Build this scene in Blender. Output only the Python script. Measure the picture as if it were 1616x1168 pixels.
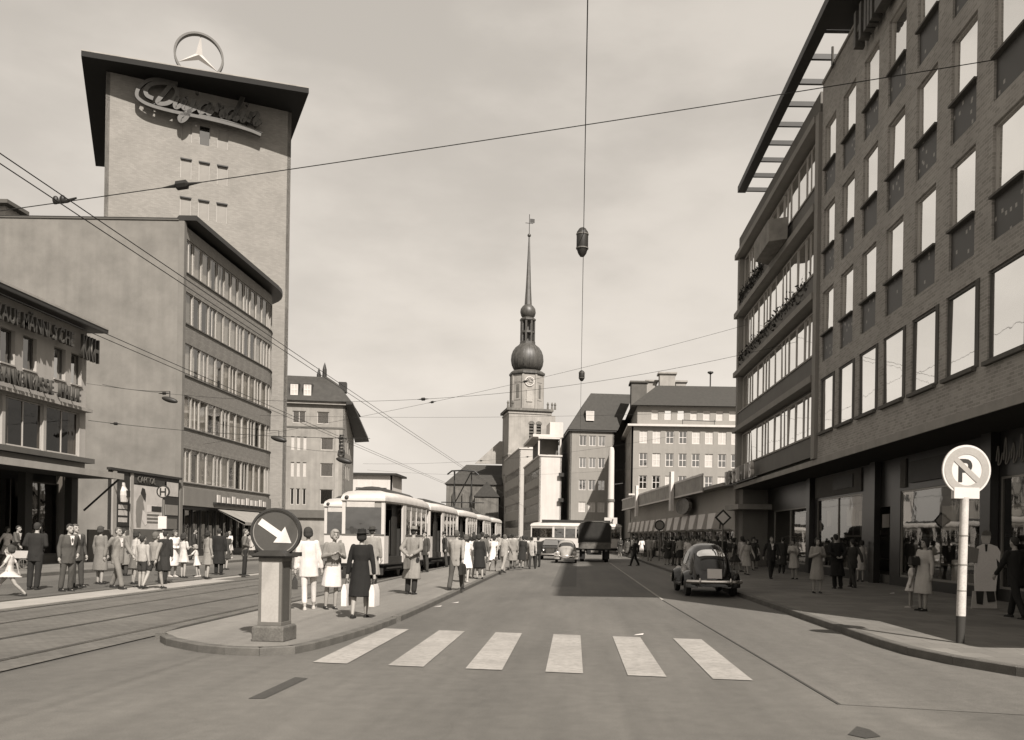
import bpy, bmesh, math, random
from mathutils import Vector, Matrix, noise
R = math.radians
random.seed(7)
for o in list(bpy.data.objects): bpy.data.objects.remove(o)
scene = bpy.context.scene
col = scene.collection

# ------------------------------------------------------------------ camera
F, CX, CY, HC, ROLL = 1400.0, 906.0, 849.0, 1.65, 0.0157
cam_d = bpy.data.cameras.new('camera'); cam = bpy.data.objects.new('camera', cam_d); col.objects.link(cam)
cam_d.sensor_width = 36; cam_d.lens = 36*F/1616
cam_d.shift_x = -(CX-808)/1616; cam_d.shift_y = (CY-584)/1616
cam_d.clip_start = .1; cam_d.clip_end = 4000
cam.matrix_world = Matrix.Translation((0,0,HC)) @ Matrix.Rotation(R(90),4,'X') @ Matrix.Rotation(ROLL,4,'Z')
scene.camera = cam

# ------------------------------------------------------------------ light
SUN_EL, SUN_AZ = R(44), R(25)          # light runs towards -X/+Y, 25 degrees off the street axis
world = bpy.data.worlds.new('World'); scene.world = world; world.use_nodes = True
wn = world.node_tree.nodes; wl = world.node_tree.links; wn.clear()
sky = wn.new('ShaderNodeTexSky'); sky.sky_type = 'NISHITA'; sky.sun_disc = False
sky.sun_elevation = SUN_EL; sky.sun_rotation = R(155); sky.air_density = 1.0; sky.dust_density = 1.6; sky.ozone_density = .5
bw = wn.new('ShaderNodeRGBToBW'); wl.new(sky.outputs[0], bw.inputs[0])
geo = wn.new('ShaderNodeTexCoord')
mp = wn.new('ShaderNodeMapping'); mp.inputs['Scale'].default_value = (1.1, 1.1, 2.6); mp.inputs['Location'].default_value = (3.1, 1.2, .75)
wl.new(geo.outputs['Generated'], mp.inputs[0])
cn = wn.new('ShaderNodeTexNoise'); cn.inputs['Scale'].default_value = 1.9; cn.inputs['Detail'].default_value = 8; cn.inputs['Roughness'].default_value = .52
wl.new(mp.outputs[0], cn.inputs['Vector'])
cr = wn.new('ShaderNodeMapRange'); cr.interpolation_type = 'SMOOTHSTEP'
for k, v in (('From Min', .42), ('From Max', .62), ('To Min', 0.0), ('To Max', 1.0)): cr.inputs[k].default_value = v
wl.new(cn.outputs[0], cr.inputs[0])
# clear sky luminance lifted by a veil of thin high cloud, thicker where the noise is high
m1 = wn.new('ShaderNodeMath'); m1.operation = 'MULTIPLY_ADD'; m1.inputs[1].default_value = .5; m1.inputs[2].default_value = 3.7
wl.new(bw.outputs[0], m1.inputs[0])
m2 = wn.new('ShaderNodeMath'); m2.operation = 'MULTIPLY_ADD'; m2.inputs[1].default_value = 1.3
wl.new(cr.outputs[0], m2.inputs[0]); wl.new(m1.outputs[0], m2.inputs[2])
tint = wn.new('ShaderNodeVectorMath'); tint.operation = 'SCALE'; tint.inputs[0].default_value = (1.0, .92, .825)
wl.new(m2.outputs[0], tint.inputs['Scale'])
bg = wn.new('ShaderNodeBackground'); bg.inputs['Strength'].default_value = .068
wl.new(tint.outputs[0], bg.inputs['Color'])
wo = wn.new('ShaderNodeOutputWorld'); wl.new(bg.outputs[0], wo.inputs[0])
sl = bpy.data.lights.new('sun', 'SUN'); sl.energy = 5.0; sl.angle = R(.55); sl.color = (1.0, .935, .87)
sun = bpy.data.objects.new('sun', sl); col.objects.link(sun)
sdir = Vector((-math.sin(SUN_AZ)*math.cos(SUN_EL), math.cos(SUN_AZ)*math.cos(SUN_EL), -math.sin(SUN_EL)))
sun.rotation_euler = sdir.to_track_quat('-Z', 'Y').to_euler(); sun.location = (20, -40, 60)
vs = scene.view_settings; vs.view_transform = 'Standard'; vs.look = 'None'; vs.exposure = .82; vs.gamma = 1; vs.use_curve_mapping = False

# ------------------------------------------------------------------ pixel -> place (surveying helper)
def uv(px, py):
    dx, dy = px-CX, py-CY
    return dx+ROLL*dy, dy-ROLL*dx
def ground(px, py, z=0.0):
    u, v = uv(px, py); Y = F*(HC-z)/v
    return Vector((u*Y/F, Y, z))
def at(px, py, Y):
    u, v = uv(px, py)
    return Vector((u*Y/F, Y, HC-v*Y/F))

# ------------------------------------------------------------------ materials (a sepia-toned world)
def g(v):
    v = max(.004, min(.9, v))*.67
    return (v*1.03, v*.975, v*(.86+.06*min(1, v/.5)), 1)
MATS = {}
def nd(nt, t, **kw):
    n = nt.nodes.new(t)
    for k, v in kw.items():
        if k in n.inputs: n.inputs[k].default_value = v
        else: setattr(n, k, v)
    return n
def mat(name, v, rough=.8, var=.12, scale=2.0, bump=0.0, bscale=60, metal=0.0, spec=.3, stretch=(1,1,1), fine=.06, fscale=35, streak=0):
    if name in MATS: return MATS[name]
    m = bpy.data.materials.new(name); m.use_nodes = True; nt = m.node_tree; L = nt.links
    b = nt.nodes['Principled BSDF']; b.inputs['Roughness'].default_value = rough; b.inputs['Metallic'].default_value = metal
    b.inputs['Specular IOR Level'].default_value = spec
    tc = nd(nt, 'ShaderNodeTexCoord'); mpn = nd(nt, 'ShaderNodeMapping', Scale=stretch); L.new(tc.outputs['Object'], mpn.inputs[0])
    n1 = nd(nt, 'ShaderNodeTexNoise', Scale=scale, Detail=5.0, Roughness=.6); L.new(mpn.outputs[0], n1.inputs['Vector'])
    n2 = nd(nt, 'ShaderNodeTexNoise', Scale=fscale, Detail=3.0); L.new(tc.outputs['Object'], n2.inputs['Vector'])
    a = nd(nt, 'ShaderNodeMapRange'); a.inputs['From Min'].default_value = .3; a.inputs['From Max'].default_value = .7
    a.inputs['To Min'].default_value = 1-var; a.inputs['To Max'].default_value = 1+var; L.new(n1.outputs[0], a.inputs[0])
    c = nd(nt, 'ShaderNodeMapRange'); c.inputs['From Min'].default_value = .3; c.inputs['From Max'].default_value = .7
    c.inputs['To Min'].default_value = 1-fine; c.inputs['To Max'].default_value = 1+fine; L.new(n2.outputs[0], c.inputs[0])
    mul = nd(nt, 'ShaderNodeMath', operation='MULTIPLY'); L.new(a.outputs[0], mul.inputs[0]); L.new(c.outputs[0], mul.inputs[1])
    last = mul.outputs[0]
    if streak:
        mps = nd(nt, 'ShaderNodeMapping', Scale=(2.2, 2.2, .12)); L.new(tc.outputs['Object'], mps.inputs[0])
        n3 = nd(nt, 'ShaderNodeTexNoise', Scale=1.0, Detail=4.0); L.new(mps.outputs[0], n3.inputs['Vector'])
        s = nd(nt, 'ShaderNodeMapRange'); s.inputs['From Min'].default_value = .35; s.inputs['From Max'].default_value = .65
        s.inputs['To Min'].default_value = 1-streak; s.inputs['To Max'].default_value = 1+streak*.5; L.new(n3.outputs[0], s.inputs[0])
        q = nd(nt, 'ShaderNodeMath', operation='MULTIPLY'); L.new(last, q.inputs[0]); L.new(s.outputs[0], q.inputs[1]); last = q.outputs[0]
    vm = nd(nt, 'ShaderNodeVectorMath', operation='SCALE'); vm.inputs[0].default_value = g(v)[:3]; L.new(last, vm.inputs['Scale'])
    L.new(vm.outputs[0], b.inputs['Base Color'])
    if bump:
        n4 = nd(nt, 'ShaderNodeTexNoise', Scale=bscale, Detail=3.0); L.new(tc.outputs['Object'], n4.inputs['Vector'])
        bp = nd(nt, 'ShaderNodeBump', Strength=bump, Distance=.02); L.new(n4.outputs[0], bp.inputs['Height']); L.new(bp.outputs[0], b.inputs['Normal'])
    MATS[name] = m; return m
def brickmat(name, v, mortar, bw_=.25, bh=.083, var=.25, ms=.012, bump=.4, axis='wall', rough=.85, blotch=.15, patch=0, offset=.5):
    if name in MATS: return MATS[name]
    m = bpy.data.materials.new(name); m.use_nodes = True; nt = m.node_tree; L = nt.links
    b = nt.nodes['Principled BSDF']; b.inputs['Roughness'].default_value = rough; b.inputs['Specular IOR Level'].default_value = .25
    tc = nd(nt, 'ShaderNodeTexCoord'); sp = nd(nt, 'ShaderNodeSeparateXYZ'); L.new(tc.outputs['Object'], sp.inputs[0])
    cb = nd(nt, 'ShaderNodeCombineXYZ')
    if axis == 'wall':
        ad = nd(nt, 'ShaderNodeMath', operation='ADD'); L.new(sp.outputs[0], ad.inputs[0]); L.new(sp.outputs[1], ad.inputs[1])
        L.new(ad.outputs[0], cb.inputs[0]); L.new(sp.outputs[2], cb.inputs[1])
    else:
        L.new(sp.outputs[0], cb.inputs[0]); L.new(sp.outputs[1], cb.inputs[1])
    bt = nd(nt, 'ShaderNodeTexBrick'); bt.offset = offset
    bt.inputs['Scale'].default_value = 1.0; bt.inputs['Brick Width'].default_value = bw_; bt.inputs['Row Height'].default_value = bh
    bt.inputs['Mortar Size'].default_value = ms; bt.inputs['Mortar Smooth'].default_value = .2
    bt.inputs['Color1'].default_value = g(v*(1-var)); bt.inputs['Color2'].default_value = g(v*(1+var)); bt.inputs['Mortar'].default_value = g(mortar)
    L.new(cb.outputs[0], bt.inputs['Vector'])
    n1 = nd(nt, 'ShaderNodeTexNoise', Scale=.5, Detail=6.0, Roughness=.65); L.new(tc.outputs['Object'], n1.inputs['Vector'])
    a = nd(nt, 'ShaderNodeMapRange'); a.inputs['From Min'].default_value = .3; a.inputs['From Max'].default_value = .7
    a.inputs['To Min'].default_value = 1-blotch; a.inputs['To Max'].default_value = 1+blotch; L.new(n1.outputs[0], a.inputs[0])
    vm = nd(nt, 'ShaderNodeVectorMath', operation='SCALE'); L.new(bt.outputs['Color'], vm.inputs[0]); L.new(a.outputs[0], vm.inputs['Scale'])
    L.new(vm.outputs[0], b.inputs['Base Color'])
    iv = nd(nt, 'ShaderNodeMath', operation='SUBTRACT'); iv.inputs[0].default_value = 1; L.new(bt.outputs['Fac'], iv.inputs[1])
    bp = nd(nt, 'ShaderNodeBump', Strength=bump, Distance=.012); L.new(iv.outputs[0], bp.inputs['Height']); L.new(bp.outputs[0], b.inputs['Normal'])
    MATS[name] = m; return m
def glassmat(name, refl, base=.02, rough=.03, wav=.02, see=False, lo=.35):
    """window glass: a mirror-like share over a dark (or see-through) body; panes are never quite flat"""
    if name in MATS: return MATS[name]
    m = bpy.data.materials.new(name); m.use_nodes = True; nt = m.node_tree; L = nt.links; nt.nodes.clear()
    out = nd(nt, 'ShaderNodeOutputMaterial')
    gl = nd(nt, 'ShaderNodeBsdfGlossy', Roughness=rough); gl.inputs['Color'].default_value = (.97, .965, .95, 1)
    if see: df = nd(nt, 'ShaderNodeBsdfTransparent'); df.inputs['Color'].default_value = (.82, .81, .78, 1)
    else: df = nd(nt, 'ShaderNodeBsdfDiffuse'); df.inputs['Color'].default_value = g(base)
    fr = nd(nt, 'ShaderNodeLayerWeight'); fr.inputs['Blend'].default_value = .35
    mr = nd(nt, 'ShaderNodeMapRange'); mr.inputs['To Min'].default_value = refl*lo; mr.inputs['To Max'].default_value = refl; L.new(fr.outputs['Fresnel'], mr.inputs[0])
    mr.inputs['From Max'].default_value = .8
    tc = nd(nt, 'ShaderNodeNewGeometry'); nz = nd(nt, 'ShaderNodeTexNoise', Scale=1.3, Detail=2.0); L.new(tc.outputs['Position'], nz.inputs['Vector'])
    bp = nd(nt, 'ShaderNodeBump', Strength=wav, Distance=.3); L.new(nz.outputs[0], bp.inputs['Height']); L.new(bp.outputs[0], gl.inputs['Normal'])
    mx = nd(nt, 'ShaderNodeMixShader'); L.new(mr.outputs[0], mx.inputs[0]); L.new(df.outputs[0], mx.inputs[1]); L.new(gl.outputs[0], mx.inputs[2])
    L.new(mx.outputs[0], out.inputs['Surface'])
    MATS[name] = m; return m
def asphaltmat(name, v, patchy=.22, grain=.34):
    if name in MATS: return MATS[name]
    m = bpy.data.materials.new(name); m.use_nodes = True; nt = m.node_tree; L = nt.links
    b = nt.nodes['Principled BSDF']; b.inputs['Roughness'].default_value = .78; b.inputs['Specular IOR Level'].default_value = .35
    tc = nd(nt, 'ShaderNodeTexCoord'); prev = None
    for sc, st, amt, lo, hi in ((.35, (1, .25, 1), patchy, .35, .65), (1.6, (1.6, .06, 1), .10, .3, .7), (5, (1, 1, 1), .10, .3, .7), (90, (1, 1, 1), grain, .3, .7)):
        mpn = nd(nt, 'ShaderNodeMapping', Scale=st); L.new(tc.outputs['Object'], mpn.inputs[0])
        n = nd(nt, 'ShaderNodeTexNoise', Scale=sc, Detail=5.0, Roughness=.6); L.new(mpn.outputs[0], n.inputs['Vector'])
        a = nd(nt, 'ShaderNodeMapRange'); a.inputs['From Min'].default_value = lo; a.inputs['From Max'].default_value = hi
        a.inputs['To Min'].default_value = 1-amt; a.inputs['To Max'].default_value = 1+amt; L.new(n.outputs[0], a.inputs[0])
        if prev is None: prev = a.outputs[0]
        else:
            q = nd(nt, 'ShaderNodeMath', operation='MULTIPLY'); L.new(prev, q.inputs[0]); L.new(a.outputs[0], q.inputs[1]); prev = q.outputs[0]
    # thin cracks
    vo = nd(nt, 'ShaderNodeTexVoronoi', feature='DISTANCE_TO_EDGE', Scale=.28); 
    nw = nd(nt, 'ShaderNodeTexNoise', Scale=.9, Detail=6.0); L.new(tc.outputs['Object'], nw.inputs['Vector'])
    wp = nd(nt, 'ShaderNodeVectorMath', operation='MULTIPLY_ADD'); L.new(nw.outputs['Color'], wp.inputs[0]); wp.inputs[1].default_value = (1.6, 1.6, 0); L.new(tc.outputs['Object'], wp.inputs[2])
    L.new(wp.outputs[0], vo.inputs['Vector'])
    ck = nd(nt, 'ShaderNodeMapRange'); ck.inputs['From Min'].default_value = .002; ck.inputs['From Max'].default_value = .008
    ck.inputs['To Min'].default_value = .93; ck.inputs['To Max'].default_value = 1; L.new(vo.outputs['Distance'], ck.inputs[0])
    q = nd(nt, 'ShaderNodeMath', operation='MULTIPLY'); L.new(prev, q.inputs[0]); L.new(ck.outputs[0], q.inputs[1])
    vm = nd(nt, 'ShaderNodeVectorMath', operation='SCALE'); vm.inputs[0].default_value = g(v)[:3]; L.new(q.outputs[0], vm.inputs['Scale'])
    L.new(vm.outputs[0], b.inputs['Base Color'])
    n4 = nd(nt, 'ShaderNodeTexNoise', Scale=120, Detail=2.0); L.new(tc.outputs['Object'], n4.inputs['Vector'])
    bp = nd(nt, 'ShaderNodeBump', Strength=.35, Distance=.01); L.new(n4.outputs[0], bp.inputs['Height']); L.new(bp.outputs[0], b.inputs['Normal'])
    MATS[name] = m; return m
def paintmat(name, v, under):
    """road paint worn through to the asphalt in irregular flakes"""
    m = bpy.data.materials.new(name); m.use_nodes = True; nt = m.node_tree; L = nt.links
    b = nt.nodes['Principled BSDF']; b.inputs['Roughness'].default_value = .7
    tc = nd(nt, 'ShaderNodeTexCoord'); n = nd(nt, 'ShaderNodeTexNoise', Scale=9.0, Detail=8.0, Roughness=.75); L.new(tc.outputs['Object'], n.inputs['Vector'])
    a = nd(nt, 'ShaderNodeMapRange'); a.inputs['From Min'].default_value = .35; a.inputs['From Max'].default_value = .56; L.new(n.outputs[0], a.inputs[0])
    a.inputs['To Min'].default_value = .45
    n2 = nd(nt, 'ShaderNodeTexNoise', Scale=1.1, Detail=4.0); L.new(tc.outputs['Object'], n2.inputs['Vector'])
    a2 = nd(nt, 'ShaderNodeMapRange'); a2.inputs['From Min'].default_value = .3; a2.inputs['From Max'].default_value = .6; a2.inputs['To Min'].default_value = .6; L.new(n2.outputs[0], a2.inputs[0])
    q = nd(nt, 'ShaderNodeMath', operation='MULTIPLY'); L.new(a.outputs[0], q.inputs[0]); L.new(a2.outputs[0], q.inputs[1])
    mx = nd(nt, 'ShaderNodeMix', data_type='RGBA'); L.new(q.outputs[0], mx.inputs['Factor']); mx.inputs[6].default_value = g(under); mx.inputs[7].default_value = g(v)
    L.new(mx.outputs[2], b.inputs['Base Color']); MATS[name] = m; return m

# ------------------------------------------------------------------ mesh builder
class MB:
    def __init__(s): s.v = []; s.f = []; s.m = []
    def add(s, vs_, fs, m=0):
        b = len(s.v); s.v += [Vector(p) for p in vs_]; s.f += [[i+b for i in f] for f in fs]; s.m += [m]*len(fs); return s
    def box(s, x0, x1, y0, y1, z0, z1, m=0):
        return s.add([(x0,y0,z0),(x1,y0,z0),(x1,y1,z0),(x0,y1,z0),(x0,y0,z1),(x1,y0,z1),(x1,y1,z1),(x0,y1,z1)],
                     [(3,2,1,0),(4,5,6,7),(0,1,5,4),(1,2,6,5),(2,3,7,6),(3,0,4,7)], m)
    def loft(s, rings, m=0, caps=True, closed=True):
        n = len(rings[0]); vs_ = [p for r in rings for p in r]; fs = []
        for i in range(len(rings)-1):
            for j in range(n if closed else n-1):
                k = (j+1) % n; fs.append((i*n+j, i*n+k, (i+1)*n+k, (i+1)*n+j))
        if caps: fs.append(tuple(range(n))[::-1]); fs.append(tuple((len(rings)-1)*n+j for j in range(n)))
        return s.add(vs_, fs, m)
    def tube(s, pts, r, n=8, m=0):
        pts = [Vector(p) for p in pts]; rs = r if isinstance(r, (list, tuple)) else [r]*len(pts); rings = []; up = None
        for i, p in enumerate(pts):
            t = (pts[min(i+1, len(pts)-1)]-pts[max(i-1, 0)]).normalized()
            if up is None: up = Vector((0,0,1)) if abs(t.z) < .9 else Vector((1,0,0))
            a = t.cross(up).normalized(); b = a.cross(t).normalized(); up = b
            rings.append([p+(a*math.cos(2*math.pi*k/n)+b*math.sin(2*math.pi*k/n))*rs[i] for k in range(n)])
        return s.loft(rings, m)
    def caps(s, p0, p1, r0, r1, n=10):
        p0, p1 = Vector(p0), Vector(p1); d = (p1-p0).normalized()
        return s.tube([p0-d*r0*.9, p0-d*r0*.55, p0, p1, p1+d*r1*.55, p1+d*r1*.9], [r0*.35, r0*.82, r0, r1, r1*.82, r1*.35], n)
    def lathe(s, prof, c=(0,0,0), n=20, m=0):
        c = Vector(c); return s.loft([[c+Vector((r*math.cos(2*math.pi*k/n), r*math.sin(2*math.pi*k/n), z)) for k in range(n)] for r, z in prof], m)
    def ell(s, c, r, nu=14, nv=9, m=0, M=None):
        c = Vector(c); rings = []
        for i in range(nv+1):
            t = math.pi*(.04+.92*i/nv); q = []
            for k in range(nu):
                a = 2*math.pi*k/nu; p = Vector((r[0]*math.sin(t)*math.cos(a), r[1]*math.sin(t)*math.sin(a), -r[2]*math.cos(t)))
                q.append(c+(M @ p if M else p))
            rings.append(q)
        return s.loft(rings, m)
    def ext(s, poly, vec, m=0):
        vec = Vector(vec); return s.loft([[Vector(p) for p in poly], [Vector(p)+vec for p in poly]], m)
    def disc(s, c, r, y0, y1, n=32, m=0):          # short cylinder, axis along Y
        c = Vector(c); return s.loft([[c+Vector((r*math.cos(2*math.pi*k/n), y, r*math.sin(2*math.pi*k/n))) for k in range(n)] for y in (y0, y1)], m)
    def ring(s, c, r0, r1, y0, y1, n=36, m=0):
        c = Vector(c); P = lambda r, y: [c+Vector((r*math.cos(2*math.pi*k/n), y, r*math.sin(2*math.pi*k/n))) for k in range(n)]
        return s.loft([P(r0, y0), P(r1, y0), P(r1, y1), P(r0, y1), P(r0, y0)], m, caps=False)
    def xf(s, M): s.v = [M @ p for p in s.v]; return s
    def mesh(s, name, mats, smooth=False, ang=35):
        me = bpy.data.meshes.new(name); me.from_pydata([tuple(p) for p in s.v], [], s.f)
        for q in (mats if isinstance(mats, (list, tuple)) else [mats]): me.materials.append(q)
        me.polygons.foreach_set('material_index', s.m)
        bm = bmesh.new(); bm.from_mesh(me); bmesh.ops.recalc_face_normals(bm, faces=bm.faces); bm.to_mesh(me); bm.free()
        if smooth:
            me.shade_smooth(); me.set_sharp_from_angle(angle=R(ang))
        return me
WO = {}
def put(name, me, parent=None, loc=(0,0,0), rz=0, mt=None, kind=None, label=None):
    """loc is a world place; parents are unrotated empties or structures"""
    o = bpy.data.objects.new(name, me); col.objects.link(o); loc = Vector(loc); WO[o.name] = loc
    if parent is not None: o.parent = parent; o.location = loc-WO[parent.name]
    else: o.location = loc
    o.rotation_euler[2] = rz
    if mt is not None: o.material_slots[0].link = 'OBJECT'; o.material_slots[0].material = mt
    if kind: o['kind'] = kind
    if label: o['label'] = label
    return o
def sub(name, me, parent, loc=(0,0,0), rz=0, mt=None, label=None):   # in the parent's own frame
    o = bpy.data.objects.new(name, me); col.objects.link(o); o.parent = parent; o.location = loc; o.rotation_euler[2] = rz; WO[o.name] = Vector((0,0,0))
    if mt is not None: o.material_slots[0].link = 'OBJECT'; o.material_slots[0].material = mt
    if label: o['label'] = label
    return o
def thing(name, label, cat, loc=(0,0,0), rz=0, group=None):
    o = bpy.data.objects.new(name, None); col.objects.link(o); o.location = loc; o.rotation_euler[2] = rz; WO[o.name] = Vector(loc)
    o.empty_display_size = .3; o['label'] = label; o['category'] = cat
    if group: o['group'] = group
    return o
def tag(o, label, cat, group=None):
    o['label'] = label; o['category'] = cat
    if group: o['group'] = group
    return o
def copy_tree(o, parent=None):
    c = o.copy(); col.objects.link(c); c.parent = parent; WO[c.name] = Vector((0,0,0))
    for ch in o.children: copy_tree(ch, c)
    return c
def bevel(o, w=.01, seg=2):
    b = o.modifiers.new('bevel', 'BEVEL'); b.width = w; b.segments = seg; b.limit_method = 'ANGLE'; return o
_txt = {}
def text_mesh(s, size, depth, mt, sx=1.0, bold=0.0):
    """letters standing in the XZ plane, front towards -Y, origin at the lower left"""
    k = (s, size, depth, mt.name, sx, bold)
    if k in _txt: return _txt[k]
    cu = bpy.data.curves.new('letters', 'FONT'); cu.body = s; cu.size = size; cu.extrude = depth/2; cu.offset = bold; cu.resolution_u = 4
    ob = bpy.data.objects.new('letters', cu); me = bpy.data.meshes.new_from_object(ob)
    bpy.data.objects.remove(ob); me.materials.clear(); me.materials.append(mt)
    me.transform(Matrix.Diagonal((sx, 1, 1, 1))); me.transform(Matrix.Rotation(R(90), 4, 'X')); _txt[k] = me; return me

# walls with real openings; local frame: x to the right seen from outside, y inwards, z up
def wall_mesh(L, z0, z1, ops, th, mt, name='wall'):
    us = sorted(set([0, L]+[round(a, 4) for o in ops for a in o[:2]])); zs = sorted(set([z0, z1]+[round(a, 4) for o in ops for a in o[2:4]]))
    mb = MB()
    def hole(x, z): return any(o[0] < x < o[1] and o[2] < z < o[3] for o in ops)
    for i in range(len(us)-1):
        for j in range(len(zs)-1):
            if not hole((us[i]+us[i+1])/2, (zs[j]+zs[j+1])/2):
                a, b, c, d = us[i], us[i+1], zs[j], zs[j+1]; mb.add([(a,0,c),(b,0,c),(b,0,d),(a,0,d)], [(0,1,2,3)])
    for a, b, c, d in [o[:4] for o in ops]:
        mb.add([(a,0,c),(a,th,c),(a,th,d),(a,0,d)], [(0,1,2,3)]); mb.add([(b,0,c),(b,th,c),(b,th,d),(b,0,d)], [(3,2,1,0)])
        mb.add([(a,0,c),(b,0,c),(b,th,c),(a,th,c)], [(0,1,2,3)]); mb.add([(a,0,d),(b,0,d),(b,th,d),(a,th,d)], [(3,2,1,0)])
    for x in (0, L): mb.add([(x,0,z0),(x,th,z0),(x,th,z1),(x,0,z1)], [(0,1,2,3)])
    mb.add([(0,0,z1),(L,0,z1),(L,th,z1),(0,th,z1)], [(0,1,2,3)]); mb.add([(0,0,z0),(L,0,z0),(L,th,z0),(0,th,z0)], [(3,2,1,0)])
    me = bpy.data.meshes.new(name); me.from_pydata([tuple(p) for p in mb.v], [], mb.f); me.materials.append(mt); return me
_win = {}; PRN = random.Random(13)
def window(parent, P0, rz, s0, z0, w, h, nx=1, ny=1, inset=.12, fr=.05, fm=None, pm=None, curtain=0, cm=None, sill=None, name='window', label=None):
    """frame mesh with a pane (and curtain, sill) below it"""
    k = (round(w,3), round(h,3), nx, ny, fr, fm.name, pm.name)
    if k not in _win:
        mb = MB(); d = .07
        for i in range(nx+1):
            x = min(max(w*i/nx-fr/2, 0), w-fr); mb.box(x, x+fr, 0, d, 0, h)
        for j in range(ny+1):
            z = min(max(h*j/ny-fr/2, 0), h-fr); mb.box(.001, w-.001, .003, d-.003, z, z+fr)
        pn = MB().add([(0,.035,0),(w,.035,0),(w,.035,h),(0,.035,h)], [(0,1,2,3)])
        _win[k] = (mb.mesh('window_frame', fm), pn.mesh('pane', pm))
    f, p = _win[k]
    d = Vector((math.cos(rz), math.sin(rz), 0)); inw = Vector((-math.sin(rz), math.cos(rz), 0))
    o = put(name, f, parent, Vector(P0)+d*s0+inw*inset+Vector((0,0,z0)), rz)
    pn_ = sub('pane', p, o); pn_.rotation_euler = (R(PRN.gauss(0, .35)), 0, R(PRN.gauss(0, .3)))
    if curtain:
        kk = ('c', round(w*curtain,2), round(h,2), cm.name)
        if kk not in _win:
            n = max(6, int(w*curtain/.06)); mb = MB(); r0 = []; r1 = []
            for i in range(n+1):
                x = w*curtain*i/n; y = .16+.025*math.sin(i*2.1)+.01*math.sin(i*.7); r0.append((x,y,.03)); r1.append((x,y,h-.03))
            mb.loft([r0, r1], caps=False, closed=False); _win[kk] = mb.mesh('curtain', cm, smooth=True, ang=80)
        sub('curtain', _win[kk], o, (0 if random.random() < .5 else w*(1-curtain), 0, 0))
    if sill is not None:
        kk = ('s', round(w,2), sill.name, inset)
        if kk not in _win: _win[kk] = MB().box(-.05, w+.05, -inset-.06, .02, -.07, -.005).mesh('sill', sill)
        sub('sill', _win[kk], o)
    return o
def path_resample(pts, step):
    out = [Vector(pts[0])]; acc = 0
    for a, b in zip(pts, pts[1:]):
        a, b = Vector(a), Vector(b); L = (b-a).length; t = step-acc
        while t <= L: out.append(a+(b-a)*(t/L)); t += step
        acc = (acc+L) % step
    return out
def catmull(P, n=8):
    P = [Vector(p) for p in P]; Q = [P[0]]+P+[P[-1]]; out = []
    for i in range(1, len(Q)-2):
        for k in range(n):
            t = k/n; a, b, c, d = Q[i-1], Q[i], Q[i+1], Q[i+2]
            out.append(.5*((2*b)+(c-a)*t+(2*a-5*b+4*c-d)*t*t+(3*b-a-3*c+d)*t**3))
    out.append(P[-1]); return out
# ================================================================== MATERIALS
ASPH = asphaltmat('worn_asphalt', .135)
ASPH2 = asphaltmat('dark_asphalt', .115)
PATCH = asphaltmat('tar_patch', .055, .1)
SETT = brickmat('granite_setts', .145, .115, .17, .11, .14, .010, .35, 'floor', .7, .2)
SETT2 = brickmat('small_setts', .15, .125, .11, .1, .17, .010, .4, 'floor', .75, .2)
FLAG = brickmat('pavement_flags', .19, .13, .5, .5, .14, .008, .3, 'floor', .8, .22)
PLAT = asphaltmat('platform_asphalt', .21)
KERB = mat('kerb_granite', .125, .75, .2, 4, .3, 90, fine=.2, fscale=70)
PALE = mat('pale_concrete', .36, .85, .15, 1.2, .2, 60)
BRICK = brickmat('mottled_brick', .37, .46, .25, .083, .18, .012, .5)
LBRICK = brickmat('light_brick', .25, .18, .25, .085, .14, .008, .25, blotch=.08)
TBRICK = brickmat('tower_brick', .29, .25, .3, .09, .09, .008, .2, blotch=.10)
PLASTER = mat('stained_plaster', .225, .9, .2, .55, .3, 25, streak=.06, fine=.05)
CREAM = mat('cream_render', .42, .9, .08, .5, .1, 30, streak=.07)
WHITE_R = mat('white_render', .62, .9, .06, .5, .05, 30, streak=.05)
STONE = mat('grey_stone', .30, .9, .16, .6, .3, 12, streak=.10)
STONE_D = mat('sooty_shaded_stone', .16, .9, .3, .4, .4, 8, streak=.2)  # church and shed stone; also colours the gabled office sides as shade
CONC = mat('concrete', .36, .85, .12, .8, .15, 30, streak=.08)
CONC_D = mat('dark_concrete', .12, .85, .15, .8, .1, 30)
SLATE = mat('roof_tiles', .055, .7, .2, 1.5, .6, 14)
COPPER = mat('weathered_copper', .075, .5, .3, .9, .1, 20, streak=.25, spec=.5)
DARK = mat('dark_paint', .035, .5, .15, 2)
BLACKISH = mat('shop_dark', .014, .6, .2, 1)
STEEL = mat('dull_steel', .11, .45, .2, 5, metal=.6)
RAIL = mat('rail_steel', .16, .35, .2, 4, metal=.7)
WHITE = mat('white_paint', .72, .5, .05, 3, fine=.03)
OFFW = mat('ivory_paint', .62, .35, .05, 2, fine=.03, spec=.5)
GREYP = mat('grey_paint', .26, .55, .08, 3)
MIDP = mat('mid_paint', .16, .5, .1, 3)
CURT = mat('curtain_cloth', .62, .9, .1, 3)
CURT2 = mat('curtain_cloth_grey', .36, .9, .1, 3)
FRAME = mat('window_frame_pale', .5, .6, .05, 4)
FRAME_D = mat('window_frame_dark', .10, .6, .1, 4)
G_SKY = glassmat('plate_glass', 1.0, .8, .02, .010, lo=.93)
G_SEE = glassmat('clear_glass', .5, .02, .02, .006, see=True)
G_TRAM = glassmat('tram_glass', .6, .02, .02, .03, see=True)
for n_ in G_TRAM.node_tree.nodes:
    if n_.type == 'BSDF_TRANSPARENT': n_.inputs['Color'].default_value = g(.35)
G_HALL = glassmat('hall_glass', .16, .02, .02, .03, see=True)
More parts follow.
